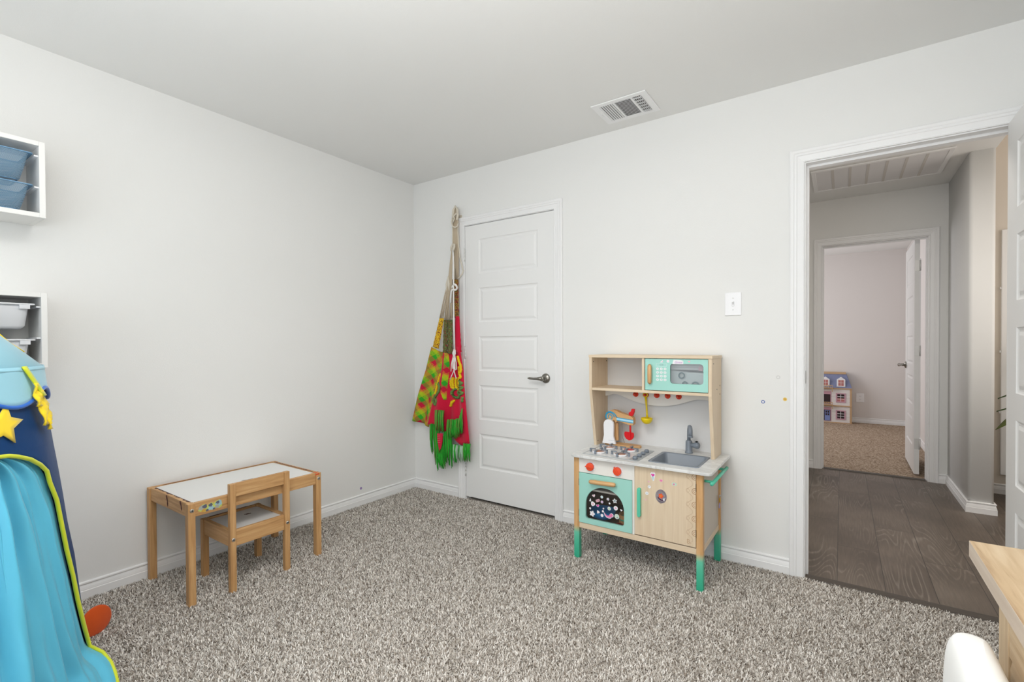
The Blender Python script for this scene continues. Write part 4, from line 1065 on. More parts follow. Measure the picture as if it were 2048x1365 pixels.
for x, y in ((1.986, -.388), (1.986, -.328), (1.985, -.268), (1.984, -.205)):
    mb = MB(); mb.lathe([(.0125, 0), (.0120, .012), (.0105, .015), (.0085, .0152), (.0078, .0138), (.0, .0135)], (x, y, CT1+.002), 'z', 18, cap1=False); mb.build('hob_knob', M['grey'], hob)
# ---- upper shelf
UT = 1.0895
for x in (1.659, 2.306):
    mb = MB(); mb.prism([(-.010, CT1), (-.172, CT1), (-.236, .888), (-.236, UT-.0145), (-.010, UT-.0145)], 'x', x, x+.0165); sp_ = mb.build('upright', PLY['z'], kit, bevel=.0008)
    xi = x+.0166 if x < 2 else x-.0001
    for (y, z) in ((-.215, 1.050), (-.03, 1.050), (-.155, .585), (-.03, .585)) if x < 2 else ((-.05, .93), (-.12, .915), (-.05, .885), (-.20, 1.05)):
        xx = xi if x < 2 else x+.0165
        mb = MB(); mb.lathe([(.0035, 0), (.0035, .0008)], (xx, y, z), 'x', 10); mb.build('screw', M['dark'], sp_)
mb = MB(); mb.box(1.6565, 2.3255, -.2385, -.008, UT-.0145, UT); mb.build('top_board', PLY['x'], kit, bevel=.001)
mb = MB(); mb.box(1.6755, 2.306, -.232, -.012, .888, .9025); shb = mb.build('shelf_board', PLY['x'], kit, bevel=.0008)
for k in range(5):
    mb = MB(); mb.prism([(1.865+.018*k, -.222), (1.869+.018*k, -.222), (1.885+.018*k, -.165), (1.881+.018*k, -.165)], 'z', .9022, .9028); mb.build('slot_line', M['burnpale'], shb)
mb = MB(); mb.box(1.966, 1.980, -.230, -.012, .9025, UT-.0145); mb.build('shelf_divider', PLY['z'], kit, bevel=.0008)
mb = MB(); mb.box(1.6755, 2.306, -.0115, -.0075, CT1, UT-.0145); mb.build('hutch_back', plain('shade_toned_back', C(226, 226, 226), .5), kit)  # back toned grey: shade behind the hook rail put into the colour
mb = MB(); wv = [(1.6755, .838), (1.70, .843), (1.725, .851), (1.745, .852), (1.775, .845), (1.82, .828), (1.87, .812), (1.93, .801), (1.985, .798), (2.04, .801), (2.10, .813), (2.15, .830), (2.185, .843), (2.215, .849), (2.245, .848), (2.275, .843), (2.306, .836)]
sm = []
for (a, b) in zip(wv, wv[1:]):
    for t in (0, .5): sm.append((a[0]+(b[0]-a[0])*t, a[1]+(b[1]-a[1])*t))
mb.prism([(2.306, .8878), (1.6755, .8878)]+wv, 'y', -.046, -.030); hr = mb.build('hook_rail', M['kwhite'], kit, bevel=.0008)
PEGX = [1.866+.0612*i for i in range(5)]
for x in PEGX:
    mb = MB(); mb.lathe([(.0150, 0), (.0160, -.003), (.0130, -.006), (.0050, -.008), (.0045, -.024), (.0068, -.028), (.0068, -.033), (.004, -.036)], (x, -.046, .859), 'y', 18); mb.build('peg', M['peg'], hr)
# ---- microwave
MY = -.231
WIN = rrect(2.1165, 2.2815, .9445, 1.0475, .015, 6)
mb = MB(); ringband(mb, box_loop_for(WIN, 1.9845, 2.3035, .906, 1.0725), WIN, 'y', MY+.012, MY); md = mb.build('microwave_door', M['mint'], kit)
mb = MB(); mb.prism(WIN, 'y', MY+.007, MY+.005); mb.build('window_pane', M['pane'], md)
mb = MB(); mb.tube([(2.0135, MY-.012, .942), (2.0135, MY-.016, .948), (2.0135, MY-.017, .99), (2.0135, MY-.016, 1.034), (2.0135, MY-.012, 1.040)], [.007, .0105, .0112, .0105, .007], 12)
for z in (.96, 1.02): mb.box(2.009, 2.018, MY-.012, MY, z-.005, z+.005)
mb.build('handle', BEECH['z'], md)
mb = MB()
for r_ in range(4):
    for c_ in range(3): mb.prism(circle(2.0510+.0198*c_, 1.0195-.0192*r_, .0070, 14, 1.12), 'y', MY, MY-.0005)
for a, b, c_, d in ((2.044, 2.099, 1.0465, 1.0475), (2.044, 2.099, 1.0325, 1.0335), (2.044, 2.045, 1.0335, 1.0465), (2.098, 2.099, 1.0335, 1.0465)): mb.box(a, b, MY-.0005, MY, c_, d)
kp = mb.build('keypad', M['print'], md)
mb = MB()
for i, chx in enumerate('123456789*0#'): text_on_front(mb, chx, .0085, 2.0510+.0198*(i % 3), MY-.0006, 1.0195-.0192*(i//3))
text_on_front(mb, '12:00', .0095, 2.0715, MY-.0002, 1.040)
mb.build('keypad_print', M['ink'], kp)
FYY = MY
stick(md, [([(2.064, 1.053), (2.078, 1.053), (2.080, 1.066), (2.074, 1.063)], S, .0004), ([(2.071, 1.055), (2.078, 1.056), (2.078, 1.060)], M['pink'], .0007)])
stick(md, [(star(2.106, 1.060, .0095, .6, 5, 1.6), S, .0004), (circle(2.106, 1.060, .0025), M['palepink'], .0007)])
stick(md, [([(2.128, 1.046), (2.184, 1.046), (2.184, 1.063), (2.170, 1.067), (2.134, 1.069)], S, .0004)])
mb = MB(); text_on_front(mb, 'Great', .0165, 2.159, MY-.0005, 1.055, shear=.3); mb.build('sticker', M['lilac'], md)
stick(md, [(circle(2.212, 1.060, .0042, 14, 1.5), M['palepink'], .0004)])
# ---- towel bar
mb = MB()
mb.tube([(2.363, -.430, .507), (2.363, -.080, .507)], .0085, 14)
for y in (-.39, -.12): mb.tube([(2.322, y, .507), (2.363, y, .507)], .0062, 10)
mb.build('towel_bar', M['mintdark'], kit)

# ---- things in and on the kitchen
M['pouch'] = plain('frosted_grey_pouch', C(206, 212, 212), .35); M['bowlblue'] = plain('blue_plastic', C(20, 140, 214), .35)
pk = thing('zip_pouch', 'grey frosted pouch standing behind the microwave window', 'pouch', (2.20, -.13, .9025))
mb = MB(); mb.prism([(2.10, .9027), (2.300, .9027), (2.300, 1.000), (2.20, 1.003), (2.10, 1.014)], 'y', -.175, -.100); mb.build('pouch', M['pouch'], pk, bevel=.008)
mb = MB()
for i, (x0, x1, z0, z1) in enumerate(((2.108, 2.29, 1.015, 1.026), (2.106, 2.292, 1.0265, 1.0375), (2.110, 2.286, 1.038, 1.052))): mb.box(x0, x1, -.182+.010*i, -.11, z0, z1)
tag(mb.build('folded_papers', plain('folded_white_paper', C(252, 248, 250), .6)), 'stack of folded white papers on the pouch in the microwave', 'papers')
cutter = plain('teal_metal', C(70, 112, 116), .3, metal=.6)
for x, z, r_, lab in ((2.163, .985, .014, 'upper teal ring shaped cutter in the microwave'), (2.232, .936, .017, 'thick ring cutter at the base of the microwave window'), (2.180, .940, .012, 'small teal ring cutter low in the microwave')):
    mb = MB(); mb.tube([(x+r_*math.cos(a), -.186, z+r_*math.sin(a)) for a in [2*PI*k/24 for k in range(24)]], .0035, 8, closed=True)
    tag(mb.build('cookie_cutter', cutter), lab, 'cookie cutter', 'ring cutters in the microwave')
mb = MB(); mb.prism([(2.250, 1.012), (2.268, 1.012), (2.272, 1.026), (2.266, 1.038), (2.254, 1.038), (2.247, 1.027)], 'y', -.190, -.1835)
tag(mb.build('pink_card', M['palepink']), 'small pink card at the corner of the microwave window', 'card')
mb = MB(); mb.lathe([(.030, 0), (.062, .018), (.070, .052), (.067, .052), (.058, .020), (.0, .006)], (1.775, -.31, .192), 'z', 28, cap1=False)
tag(mb.build('toy_bowl', M['bowlblue']), 'blue toy bowl inside the oven behind the stickers', 'bowl')
mb = MB(); mb.lathe([(.0, .0), (.045, .0), (.046, .006), (.046, .050), (.043, .050), (.042, .008), (.0, .007)], (1.912, -.30, .192), 'z', 24, cap0=False, cap1=False); mb.lathe([(.0465, .022), (.0465, .030)], (1.912, -.30, .192), 'z', 24, 1)
tag(mb.build('toy_pot', [BEECH['z'], M['mintdark']]), 'wooden toy pot with a green band inside the oven', 'pot')
mb = MB(); mb.lathe([(.0, 0), (.018, .003), (.022, .010), (.014, .018), (.0, .020)], (1.893, -.372, .192), 'z', 16, cap0=False, cap1=False)
tag(mb.build('toy_fruit', plain('red_toy', C(150, 40, 34), .4)), 'small red toy piece at the oven door', 'toy')
mb = MB(); mb.lathe([(.0, 0), (.05, .0), (.058, .022), (.055, .022), (.048, .003), (.0, .003)], (1.83, -.25, .378), 'z', 24, cap0=False, cap1=False)
tag(mb.build('baking_tin', plain('tin_metal', C(176, 180, 186), .25, metal=.9)), 'silver round tin on the white oven rack', 'tin')

lad = thing('ladle', 'yellow toy ladle hanging from the second red peg', 'ladle', (PEGX[1], -.07, .70)); M['yellow'] = plain('yellow_plastic', C(238, 210, 20), .3)
mb = MB(); lx = PEGX[1]
mb.tube([(lx+.0115*math.cos(a), -.062, .859+.0115*math.sin(a)) for a in [2*PI*k/20 for k in range(20)]], .0040, 8, closed=True)
mb.tube([(lx+.002, -.062, .846), (lx+.004, -.062, .82), (lx+.007, -.062, .79), (lx+.010, -.063, .75), (lx+.012, -.066, .728)], [.0062, .0058, .0052, .0056, .0066], 10)
mb.build('ladle_handle', M['yellow'], lad)
mb = MB(); prof = [(.033*math.sin(t), -.036*math.cos(t)) for t in [PI/2*k/7 for k in range(8)]]+[(.030*math.sin(t), -.033*math.cos(t)) for t in [PI/2*(7-k)/7 for k in range(8)]]
mb.lathe(prof, (lx+.014, -.080, .731), 'z', 24, cap0=False, cap1=False); mb.build('ladle_bowl', M['yellow'], lad)

mx = thing('toy_mixer', 'wooden toy stand mixer with a blue stripe and red paddle on the worktop', 'toy mixer', (1.82, -.11, CT1))
MYF, MYB = -.142, -.090
def fix(pts): return [(2.852+(a-2.852)*1.0225, 1.154+(b-1.154)*1.0225) for a, b in pts]
base = []
for k in range(28):
    a = 2*PI*k/28; base.append((1.812+.108*math.copysign(abs(math.cos(a))**.7, math.cos(a)), -.1115+.034*math.copysign(abs(math.sin(a))**.7, math.sin(a))))
mb = MB(); mb.prism(base, 'z', CT1, CT1+.012); mb.build('base', BEECH['x'], mx, bevel=.002)
colp = fix([(1.734,.688),(1.736,.706),(1.744,.717),(1.754,.7225),(1.764,.724),(1.775,.7225),(1.786,.716),(1.792,.706),(1.794,.690),(1.793,.630),(1.798,.612),(1.806,.5865),(1.726,.5865),(1.732,.612),(1.736,.632)])
mb = MB(); mb.prism(colp, 'y', MYF-.010, MYF+.008); c1 = mb.build('column', M['plastic'], mx, bevel=.002)
mb = MB(); mb.tube([(1.740, MYF-.0103, .594), (1.752, MYF-.0103, .595), (1.764, MYF-.0103, .5935), (1.776, MYF-.0103, .594)], .0006, 4); mb.build('print_line', M['ink'], c1)
mb = MB(); mb.prism(fix([(a+.012, b) for a, b in [(1.740,.70),(1.764,.715),(1.790,.70),(1.792,.600),(1.740,.600)]]), 'y', MYB-.018, MYB); mb.build('column_back', BEECH['z'], mx, bevel=.002)
hd = fix([(1.741,.722),(1.737,.735),(1.741,.752),(1.749,.763),(1.762,.772),(1.775,.776),(1.79,.777),(1.806,.774),(1.818,.768),(1.830,.763),(1.850,.759),(1.868,.755),(1.884,.751),(1.893,.747),(1.901,.738),(1.904,.725),(1.903,.706),(1.900,.699),(1.886,.699),(1.872,.7005),(1.85,.706),(1.826,.713),(1.812,.716),(1.806,.712),(1.800,.704),(1.796,.710),(1.790,.718),(1.765,.712)])
mb = MB(); mb.prism(hd, 'y', MYF+.0085, MYB-.004); head = mb.build('head', BEECH['x'], mx, bevel=.003)
M['blue'] = plain('blue_print', C(62, 160, 200), .4); M['lightblue'] = plain('light_blue_print', C(180, 226, 246), .4)
yy = MYF+.0084
mb = MB(); q4 = lambda *p: mb.prism(fix(p), 'y', yy, yy-.0008)
q4((1.806,.7385),(1.9035,.7305),(1.9035,.7265),(1.806,.7335)); q4((1.806,.7235),(1.9035,.7155),(1.9035,.711),(1.806,.7185))
sc_ = [(1.765+(.0265-.0195*t)*math.cos(a)*1.02, .737+(.0265-.0195*t)*math.sin(a)) for t, a in [(k/30, 0.0+3.3*PI*k/30) for k in range(31)]]
mb.tube([(p[0], yy, p[1]) for p in fix(sc_)], .0030, 6); mb.tube([(p[0], yy, p[1]) for p in fix([(1.806,.737),(1.798,.752),(1.782,.764),(1.762,.767),(1.746,.758),(1.740,.740),(1.743,.724)])], .0036, 6)
mb.build('stripe', M['blue'], head)
mb = MB(); mb.prism(fix([(1.806,.7335),(1.9035,.7265),(1.9035,.7155),(1.806,.7235)]), 'y', yy, yy-.0006); mb.build('stripe', M['lightblue'], head)
M['red'] = plain('red_plastic', C(222, 22, 30), .3)
bx0, bz0 = fix([(1.880, .70)])[0]; ym = (MYF+MYB)/2
mb = MB(); mb.lathe([(.0055, -.045), (.0055, .004)], (bx0, ym, bz0), 'z', 14)
mb.prism(fix([(1.8745,.658),(1.849,.6585),(1.845,.650),(1.847,.632),(1.857,.618),(1.873,.611),(1.890,.617),(1.900,.632),(1.901,.650),(1.896,.657)]), 'y', ym-.004, ym+.004); mb.prism([(bx0-.0035, .602), (bx0+.0035, .602), (bx0+.0035, .650), (bx0-.0035, .650)], 'y', ym-.009, ym+.004)
mb.build('paddle', M['red'], mx, bevel=.0015)
lp = fix([(1.874,.752),(1.872,.765),(1.878,.772),(1.886,.775),(1.889,.790),(1.907,.790),(1.904,.772),(1.900,.760),(1.895,.749)])
mb = MB(); mb.prism(lp, 'y', ym-.009, ym+.009); mb.build('lever', M['red'], mx, bevel=.003)
mb = MB(); mb.tube([(p[0], MYB-.004, p[1]) for p in fix([(1.822,.712),(1.8225,.68),(1.8228,.635),(1.826,.618),(1.832,.604),(1.838,.590)])], .0018, 6); mb.build('cord', plain('grey_cord', C(150, 150, 150), .5), mx)

lk = thing('toy_padlock', 'tiny brass padlock with a lilac tag hanging at the kitchen rear leg', 'padlock', (2.330, -.075, .30))
mb = MB(); mb.box(2.325, 2.331, -.084, -.068, .322, .344); mb.build('lock_body', plain('brass', C(214, 172, 76), .3, metal=.7), lk, bevel=.002)
mb = MB(); mb.tube([(2.328, -.081, .344), (2.328, -.081, .354), (2.328, -.076, .359), (2.328, -.071, .354), (2.328, -.071, .344)], .0016, 8); mb.tube([(2.3245, -.076, .357), (2.333, -.076, .357)], .0035, 8); mb.build('shackle', M['screw'], lk)
mb = MB(); mb.lathe([(.0, 0), (.0125, 0), (.0125, .003), (.0, .003)], (2.328, -.090, .306), 'x', 20, cap0=False, cap1=False); mb.tube([(2.3295, -.084, .317), (2.3285, -.079, .324)], .0012, 6); mb.build('tag_disc', plain('lilac_plastic', C(170, 158, 200), .4), lk)
# ================================================================== hammock hanging at the closet door
M['cord'] = plain('cream_cord', C(222, 214, 198), .85, bump=.4, bscale=400, bdist=.002); M['cordtan'] = plain('tan_cord', C(198, 182, 158), .9, bump=.5, bscale=300, bdist=.002)
M['whitecord'] = plain('white_cord', C(238, 236, 232), .8, bump=.4, bscale=400, bdist=.002)
M['crimson'] = cloth('crimson_weave', C(212, 14, 58), .8, .2); M['yarn_yellow'] = plain('yellow_yarn', C(248, 212, 20), .85, bump=.8, bscale=240, bdist=.003); M['yarn_green'] = plain('green_yarn', C(108, 140, 72), .85, bump=.8, bscale=240, bdist=.003)
def plaid():
    """woven check: coloured bands crossing coloured bands, laid on the slant of the cloth"""
    m, nt, b = new_mat('plaid_weave')
    tc = nt.nodes.new('ShaderNodeTexCoord'); mp = nt.nodes.new('ShaderNodeMapping'); mp.inputs['Rotation'].default_value = (0, .50, 0)
    nt.links.new(tc.outputs['Object'], mp.inputs[0]); sp = nt.nodes.new('ShaderNodeSeparateXYZ'); nt.links.new(mp.outputs[0], sp.inputs[0])
    outs = []
    for sock, sc_, off in ((sp.outputs[0], 10.5, .25), (sp.outputs[2], 9.0, .1)):
        a = nt.nodes.new('ShaderNodeMath'); a.operation = 'MULTIPLY_ADD'; a.inputs[1].default_value = sc_; a.inputs[2].default_value = off; nt.links.new(sock, a.inputs[0])
        f = nt.nodes.new('ShaderNodeMath'); f.operation = 'FRACT'; nt.links.new(a.outputs[0], f.inputs[0])
        r = ramp(nt, [(0, C(206, 14, 60)), (.30, C(206, 14, 60)), (.34, C(40, 168, 40)), (.60, C(52, 176, 36)), (.64, C(176, 204, 24)), (.88, C(186, 206, 30)), (.92, C(224, 130, 50))]); r.color_ramp.interpolation = 'EASE'
        nt.links.new(f.outputs[0], r.inputs[0]); outs.append(r.outputs[0])
    ch_ = nt.nodes.new('ShaderNodeTexNoise'); ch_.inputs['Scale'].default_value = 420; nt.links.new(tc.outputs['Object'], ch_.inputs['Vector'])
    rr2 = ramp(nt, [(.42, (0, 0, 0, 1)), (.58, (1, 1, 1, 1))]); nt.links.new(ch_.outputs['Fac'], rr2.inputs[0])
    mx_ = nt.nodes.new('ShaderNodeMix'); mx_.data_type = 'RGBA'; nt.links.new(rr2.outputs[0], mx_.inputs['Factor']); nt.links.new(outs[0], mx_.inputs['A']); nt.links.new(outs[1], mx_.inputs['B'])
    nt.links.new(mx_.outputs['Result'], b.inputs['Base Color']); b.inputs['Roughness'].default_value = .85; return m
M['plaid'] = plaid()
def braid(name, cols, scale=230):
    m, nt, b = new_mat(name)
    tc = nt.nodes.new('ShaderNodeTexCoord'); v = nt.nodes.new('ShaderNodeTexVoronoi'); v.inputs['Scale'].default_value = scale
    nt.links.new(tc.outputs['Object'], v.inputs['Vector']); sp = nt.nodes.new('ShaderNodeSeparateColor'); nt.links.new(v.outputs['Color'], sp.inputs[0])
    r = ramp(nt, [(i/len(cols), c) for i, c in enumerate(cols)]); r.color_ramp.interpolation = 'CONSTANT'
    nt.links.new(sp.outputs[0], r.inputs[0]); nt.links.new(r.outputs[0], b.inputs['Base Color']); b.inputs['Roughness'].default_value = .85
    bp = nt.nodes.new('ShaderNodeBump'); bp.inputs['Strength'].default_value = .8; bp.inputs['Distance'].default_value = .003; nt.links.new(v.outputs['Distance'], bp.inputs['Height']); nt.links.new(bp.outputs[0], b.inputs['Normal'])
    return m
BR = {'yellow': braid('yellow_macrame', [C(244, 204, 30), C(236, 190, 24), C(250, 214, 50), C(120, 40, 30), C(206, 120, 30)]),
      'green': braid('green_macrame', [C(92, 122, 62), C(74, 100, 52), C(140, 52, 44), C(112, 140, 70), C(90, 60, 40)]),
      'olive': braid('olive_macrame', [C(120, 110, 52), C(150, 40, 48), C(96, 90, 50), C(190, 150, 50), C(120, 30, 40)])}
ham = thing('hammock', 'bright plaid and crimson fringed hammock tied up beside the closet door', 'hammock', (.42, -.06, .19))
def lerp(a, b, t): return a+(b-a)*t
def inter(tab, z):
    for (x0, z0), (x1, z1) in zip(tab, tab[1:]):
        if z1 <= z <= z0: return lerp(x0, x1, (z0-z)/(z0-z1+1e-9))
    return tab[-1][0] if z < tab[-1][1] else tab[0][0]
LE = [(.281, 1.135), (.221, .958), (.127, .76), (.045, .55), (.03, .50)]
RE = [(.552, 1.135), (.586, .968), (.597, .787), (.614, .571), (.627, .42)]
def fab_y(s, t, x):
    """depth of the gathered cloth: deep pleats at the top that open downwards"""
    return -.062-.018*math.sin(s*13+1.0+1.5*t)-.010*math.sin(s*27+2-2*t)-.012*t*math.sin(s*5)-.010*(1-t)
def panel(s0, s1, ncol, top, bot, mat, name, lift=0.0):
    mb = MB(); rows = []
    NR = 30
    for i in range(NR+1):
        t = i/NR; row = []
        for j in range(ncol+1):
            s = lerp(s0, s1, j/ncol); zt, zb = top(s), bot(s); z = lerp(zt, zb, t)
            xl, xr = inter(LE, z), inter(RE, z)
            x = lerp(xl, xr, s); row.append((x, fab_y(s, t, x)-lift, z))
        rows.append(row)
    mb.grid(rows); return mb.build(name, mat, ham, solid=.003)
top_f = lambda s: 1.135-.045*math.sin(PI*min(1, s*1.2))
bot_plaid = lambda s: .548-.030*min(1, s/.34)
def bot_red(s):
    tab = [(0, .548), (.34, .536), (.46, .545), (.52, .50), (.62, .48), (.72, .455), (.85, .405), (1, .432)]
    for (a, za), (b, zb) in zip(tab, tab[1:]):
        if a <= s <= b: return lerp(za, zb, (s-a)/(b-a))
    return .43
panel(0, .35, 16, top_f, bot_plaid, M['plaid'], 'plaid_panel')
red = panel(.32, 1.0, 34, top_f, bot_red, M['crimson'], 'crimson_panel')
pl2 = panel(.50, .60, 6, top_f, lambda s: .735, M['plaid'], 'plaid_fold', .006)
def strip(a, b, c_, d, mat, name, y0, y1, bulge=.010):
    """a: top left, b: top right, c: bottom right, d: bottom left, all (x, z)"""
    mb = MB(); rows = []
    for i in range(13):
        t = i/12; row = []
        for j in range(7):
            s = j/6; x = lerp(lerp(a[0], d[0], t), lerp(b[0], c_[0], t), s); z = lerp(lerp(a[1], d[1], t), lerp(b[1], c_[1], t), s)
            row.append((x, lerp(y0, y1, t)-bulge*math.sin(PI*s)-.002*math.sin(t*40+s*9), z))
        rows.append(row)
    mb.grid(rows); return mb.build(name, mat, ham, solid=.004)
strip((.358, 1.352), (.401, 1.348), (.340, 1.120), (.281, 1.135), BR['yellow'], 'braided_band', -.085, -.080)
strip((.406, 1.337), (.443, 1.336), (.434, 1.088), (.388, 1.092), BR['green'], 'braided_band', -.090, -.084)
strip((.446, 1.335), (.490, 1.334), (.486, 1.080), (.439, 1.086), BR['green'], 'braided_band', -.090, -.086)
strip((.441, 1.640), (.514, 1.632), (.522, 1.350), (.443, 1.352), BR['olive'], 'braided_band', -.050, -.055)
strip((.488, 1.36), (.526, 1.36), (.556, 1.095), (.478, 1.095), M['crimson'], 'crimson_band', -.055, -.068)
# cords fan up from the bands and gather
mb = MB()
tops = [(.362, 1.35), (.376, 1.352), (.392, 1.349), (.410, 1.339), (.422, 1.338), (.436, 1.337), (.450, 1.336), (.464, 1.336), (.482, 1.335)]
for i, (x, z) in enumerate(tops):
    gx = .449+.0035*i; p0_ = (x, -.088, z)
    mb.tube([p0_, (lerp(x, gx, .55)+.006*math.sin(i*2), -.090+.004*math.sin(i), lerp(z, 1.63, .55)), (gx, -.085, 1.63), (.462+.002*i, -.080, 1.75), (.474+.0015*i, -.072, 1.862)], .0046, 6)
mb.build('suspension_cords', M['cordtan'], ham)
mb = MB(); mb.tube([(.444, -.082, 1.66), (.436, -.086, 1.60), (.428, -.088, 1.545)], [.004, .012, .003], 8); mb.tube([(.452, -.092, 1.655), (.458, -.094, 1.60), (.462, -.094, 1.55)], [.005, .010, .003], 8); mb.build('cord_tuft', M['cord'], ham)
mb = MB(); mb.tube([(.470, -.075, 1.845), (.466, -.072, 1.872), (.480, -.070, 1.892), (.498, -.075, 1.888), (.506, -.085, 1.868), (.506, -.10, 1.84)], .0085, 8); mb.build('cord_loop', M['cord'], ham)
# thick bundle up to the hook
mb = MB()
for i in range(8):
    o = -.018+.0052*i; ph = i*1.1
    mb.tube([(.481+o*.6, -.030, 1.60), (.479+o*.9+.004*math.sin(ph), -.036, 1.72), (.477+o*1.1, -.036, 1.86), (.477+o*1.15, -.036, 1.98), (.478+o+.003*math.cos(ph), -.036, 2.07), (.479+o*.6, -.034, 2.17)], .0062, 7)
mb.build('rope_bundle', M['cordtan'], ham)
mb = MB(); mb.tube([(.466, -.042, 2.075), (.459, -.044, 2.11), (.463, -.042, 2.155), (.479, -.038, 2.182), (.494, -.036, 2.16), (.500, -.038, 2.11), (.496, -.042, 2.075)], .0088, 8); mb.build('rope_eye', M['cord'], ham)
mb = MB()
mb.tube([(.458, -.050, 2.085), (.472, -.058, 2.098), (.490, -.052, 2.118), (.500, -.040, 2.128)], .0058, 8)
mb.tube([(.459, -.046, 2.105), (.462, -.062, 2.062), (.474, -.066, 2.030), (.492, -.058, 2.018), (.503, -.044, 2.030), (.502, -.036, 2.052)], .0058, 8)
mb.tube([(.470, -.054, 2.085), (.478, -.062, 2.060), (.484, -.056, 2.085), (.477, -.058, 2.110), (.468, -.056, 2.095)], .0052, 8)
mb.build('rope_knot', M['cord'], ham)
mb = MB(); mb.tube([(.502, -.040, 2.02), (.503, -.034, 1.90), (.510, -.028, 1.80), (.527, -.026, 1.745), (.540, -.026, 1.698), (.530, -.028, 1.672), (.508, -.032, 1.652), (.494, -.036, 1.636)], .0048, 8); mb.tube([(.456, -.044, 2.06), (.4545, -.044, 1.95), (.456, -.046, 1.87)], .0042, 8); mb.build('rope_tail', M['cord'], ham)
# white tie cord with a knot, loops and two ends
mb = MB(); mb.tube([(.506, -.100, 1.84), (.520, -.112, 1.80), (.525, -.116, 1.70), (.526, -.118, 1.60), (.527, -.120, 1.48), (.531, -.122, 1.30), (.538, -.124, 1.11)], .0060, 8); mb.build('tie_cord', M['whitecord'], ham)
mb = MB(); mb.tube([(.540+.022*math.cos(a), -.122-.004*math.sin(2*a), 1.567+.020*math.sin(a)) for a in [PI*1.25+2*PI*k/18 for k in range(17)]], .0072, 8); mb.tube([(.524, -.126, 1.553), (.512, -.126, 1.540), (.503, -.122, 1.500), (.496, -.118, 1.455)], .0058, 8); mb.build('cord_knot', M['whitecord'], ham)
mb = MB(); mb.tube([(.538, -.124, 1.115), (.530, -.130, 1.090), (.538, -.132, 1.062), (.548, -.130, 1.085), (.540, -.124, 1.112)], .0072, 8); mb.build('cord_knot', M['whitecord'], ham)
mb = MB()
for q in ([(.534, -.126, 1.075), (.522, -.128, 1.02), (.524, -.128, .975), (.536, -.128, .982), (.542, -.128, 1.03), (.540, -.126, 1.07)], [(.542, -.126, 1.075), (.556, -.128, 1.02), (.560, -.128, .972), (.548, -.128, .965), (.540, -.128, 1.01), (.540, -.126, 1.07)], [(.538, -.128, 1.07), (.545, -.130, .99), (.532, -.130, .955), (.512, -.130, .92), (.498, -.128, .895)], [(.536, -.128, 1.07), (.535, -.131, .98), (.545, -.131, .94), (.558, -.130, .905)], [(.530, -.126, 1.075), (.512, -.128, 1.01), (.506, -.128, .955)]):
    mb.tube(q, .0036, 7)
mb.build('tie_end', M['whitecord'], ham)
# embroidery: thick yarn motifs on the crimson cloth
def sx(x, z):
    xl, xr = inter(LE, z), inter(RE, z); s = (x-xl)/(xr-xl); zt, zb = top_f(s), bot_red(s); t = (zt-z)/(zt-zb)
    return fab_y(s, t, x)-.006
def yarn(mb, pts, r_):
    q = []
    for (a, b) in zip(pts, pts[1:]):
        for k in range(4):
            x, z = lerp(a[0], b[0], k/4), lerp(a[1], b[1], k/4); q.append((x+.0035*((k % 2)-.5), sx(x, z), z+.003*((k+1) % 2-.5)))
    q.append((pts[-1][0], sx(*pts[-1]), pts[-1][1])); mb.tube(q, r_, 7)
for col, paths in (('yarn_yellow', [[(.352, .905), (.347, .925), (.336, .922), (.328, .890), (.320, .860), (.311, .830), (.302, .795), (.298, .772)]]), ('yarn_green', [[(.330, .850), (.350, .858), (.368, .838), (.362, .800), (.340, .780), (.318, .765), (.292, .752), (.278, .722), (.290, .700), (.310, .694), (.322, .722), (.306, .738)]]),
                   ('yarn_yellow', [[(.448, .900), (.445, .860), (.452, .832), (.480, .828)], [(.470, .905), (.466, .87), (.470, .838)], [(.492, .905), (.490, .865), (.494, .832), (.52, .815)], [(.515, .905), (.515, .865), (.520, .835)]]), ('yarn_green', [[(.500+.040*math.cos(a), .790+.034*math.sin(a)) for a in [PI*.35+PI*1.55*k/12 for k in range(13)]]+[(.510, .790), (.515, .808)], [(.452, .805), (.446, .778)]]),
                   ('yarn_yellow', [[(.480, .738), (.462, .722), (.448, .710), (.440, .695), (.428, .692)], [(.455, .728), (.436, .705)]]), ('yarn_yellow', [[(.545, 1.065), (.556, 1.03), (.570, 1.00), (.575, .96), (.562, .94), (.572, .912), (.550, .905)], [(.553, .99), (.546, .955), (.555, .93)]]), ('yarn_green', [[(.540, .885), (.585, .872), (.542, .850), (.588, .840), (.545, .815), (.590, .800), (.556, .785)], [(.586, .77), (.580, .735)]])):
    mb = MB()
    for q in paths: yarn(mb, q, .0098)
    mb.build('embroidery', M[col], ham)
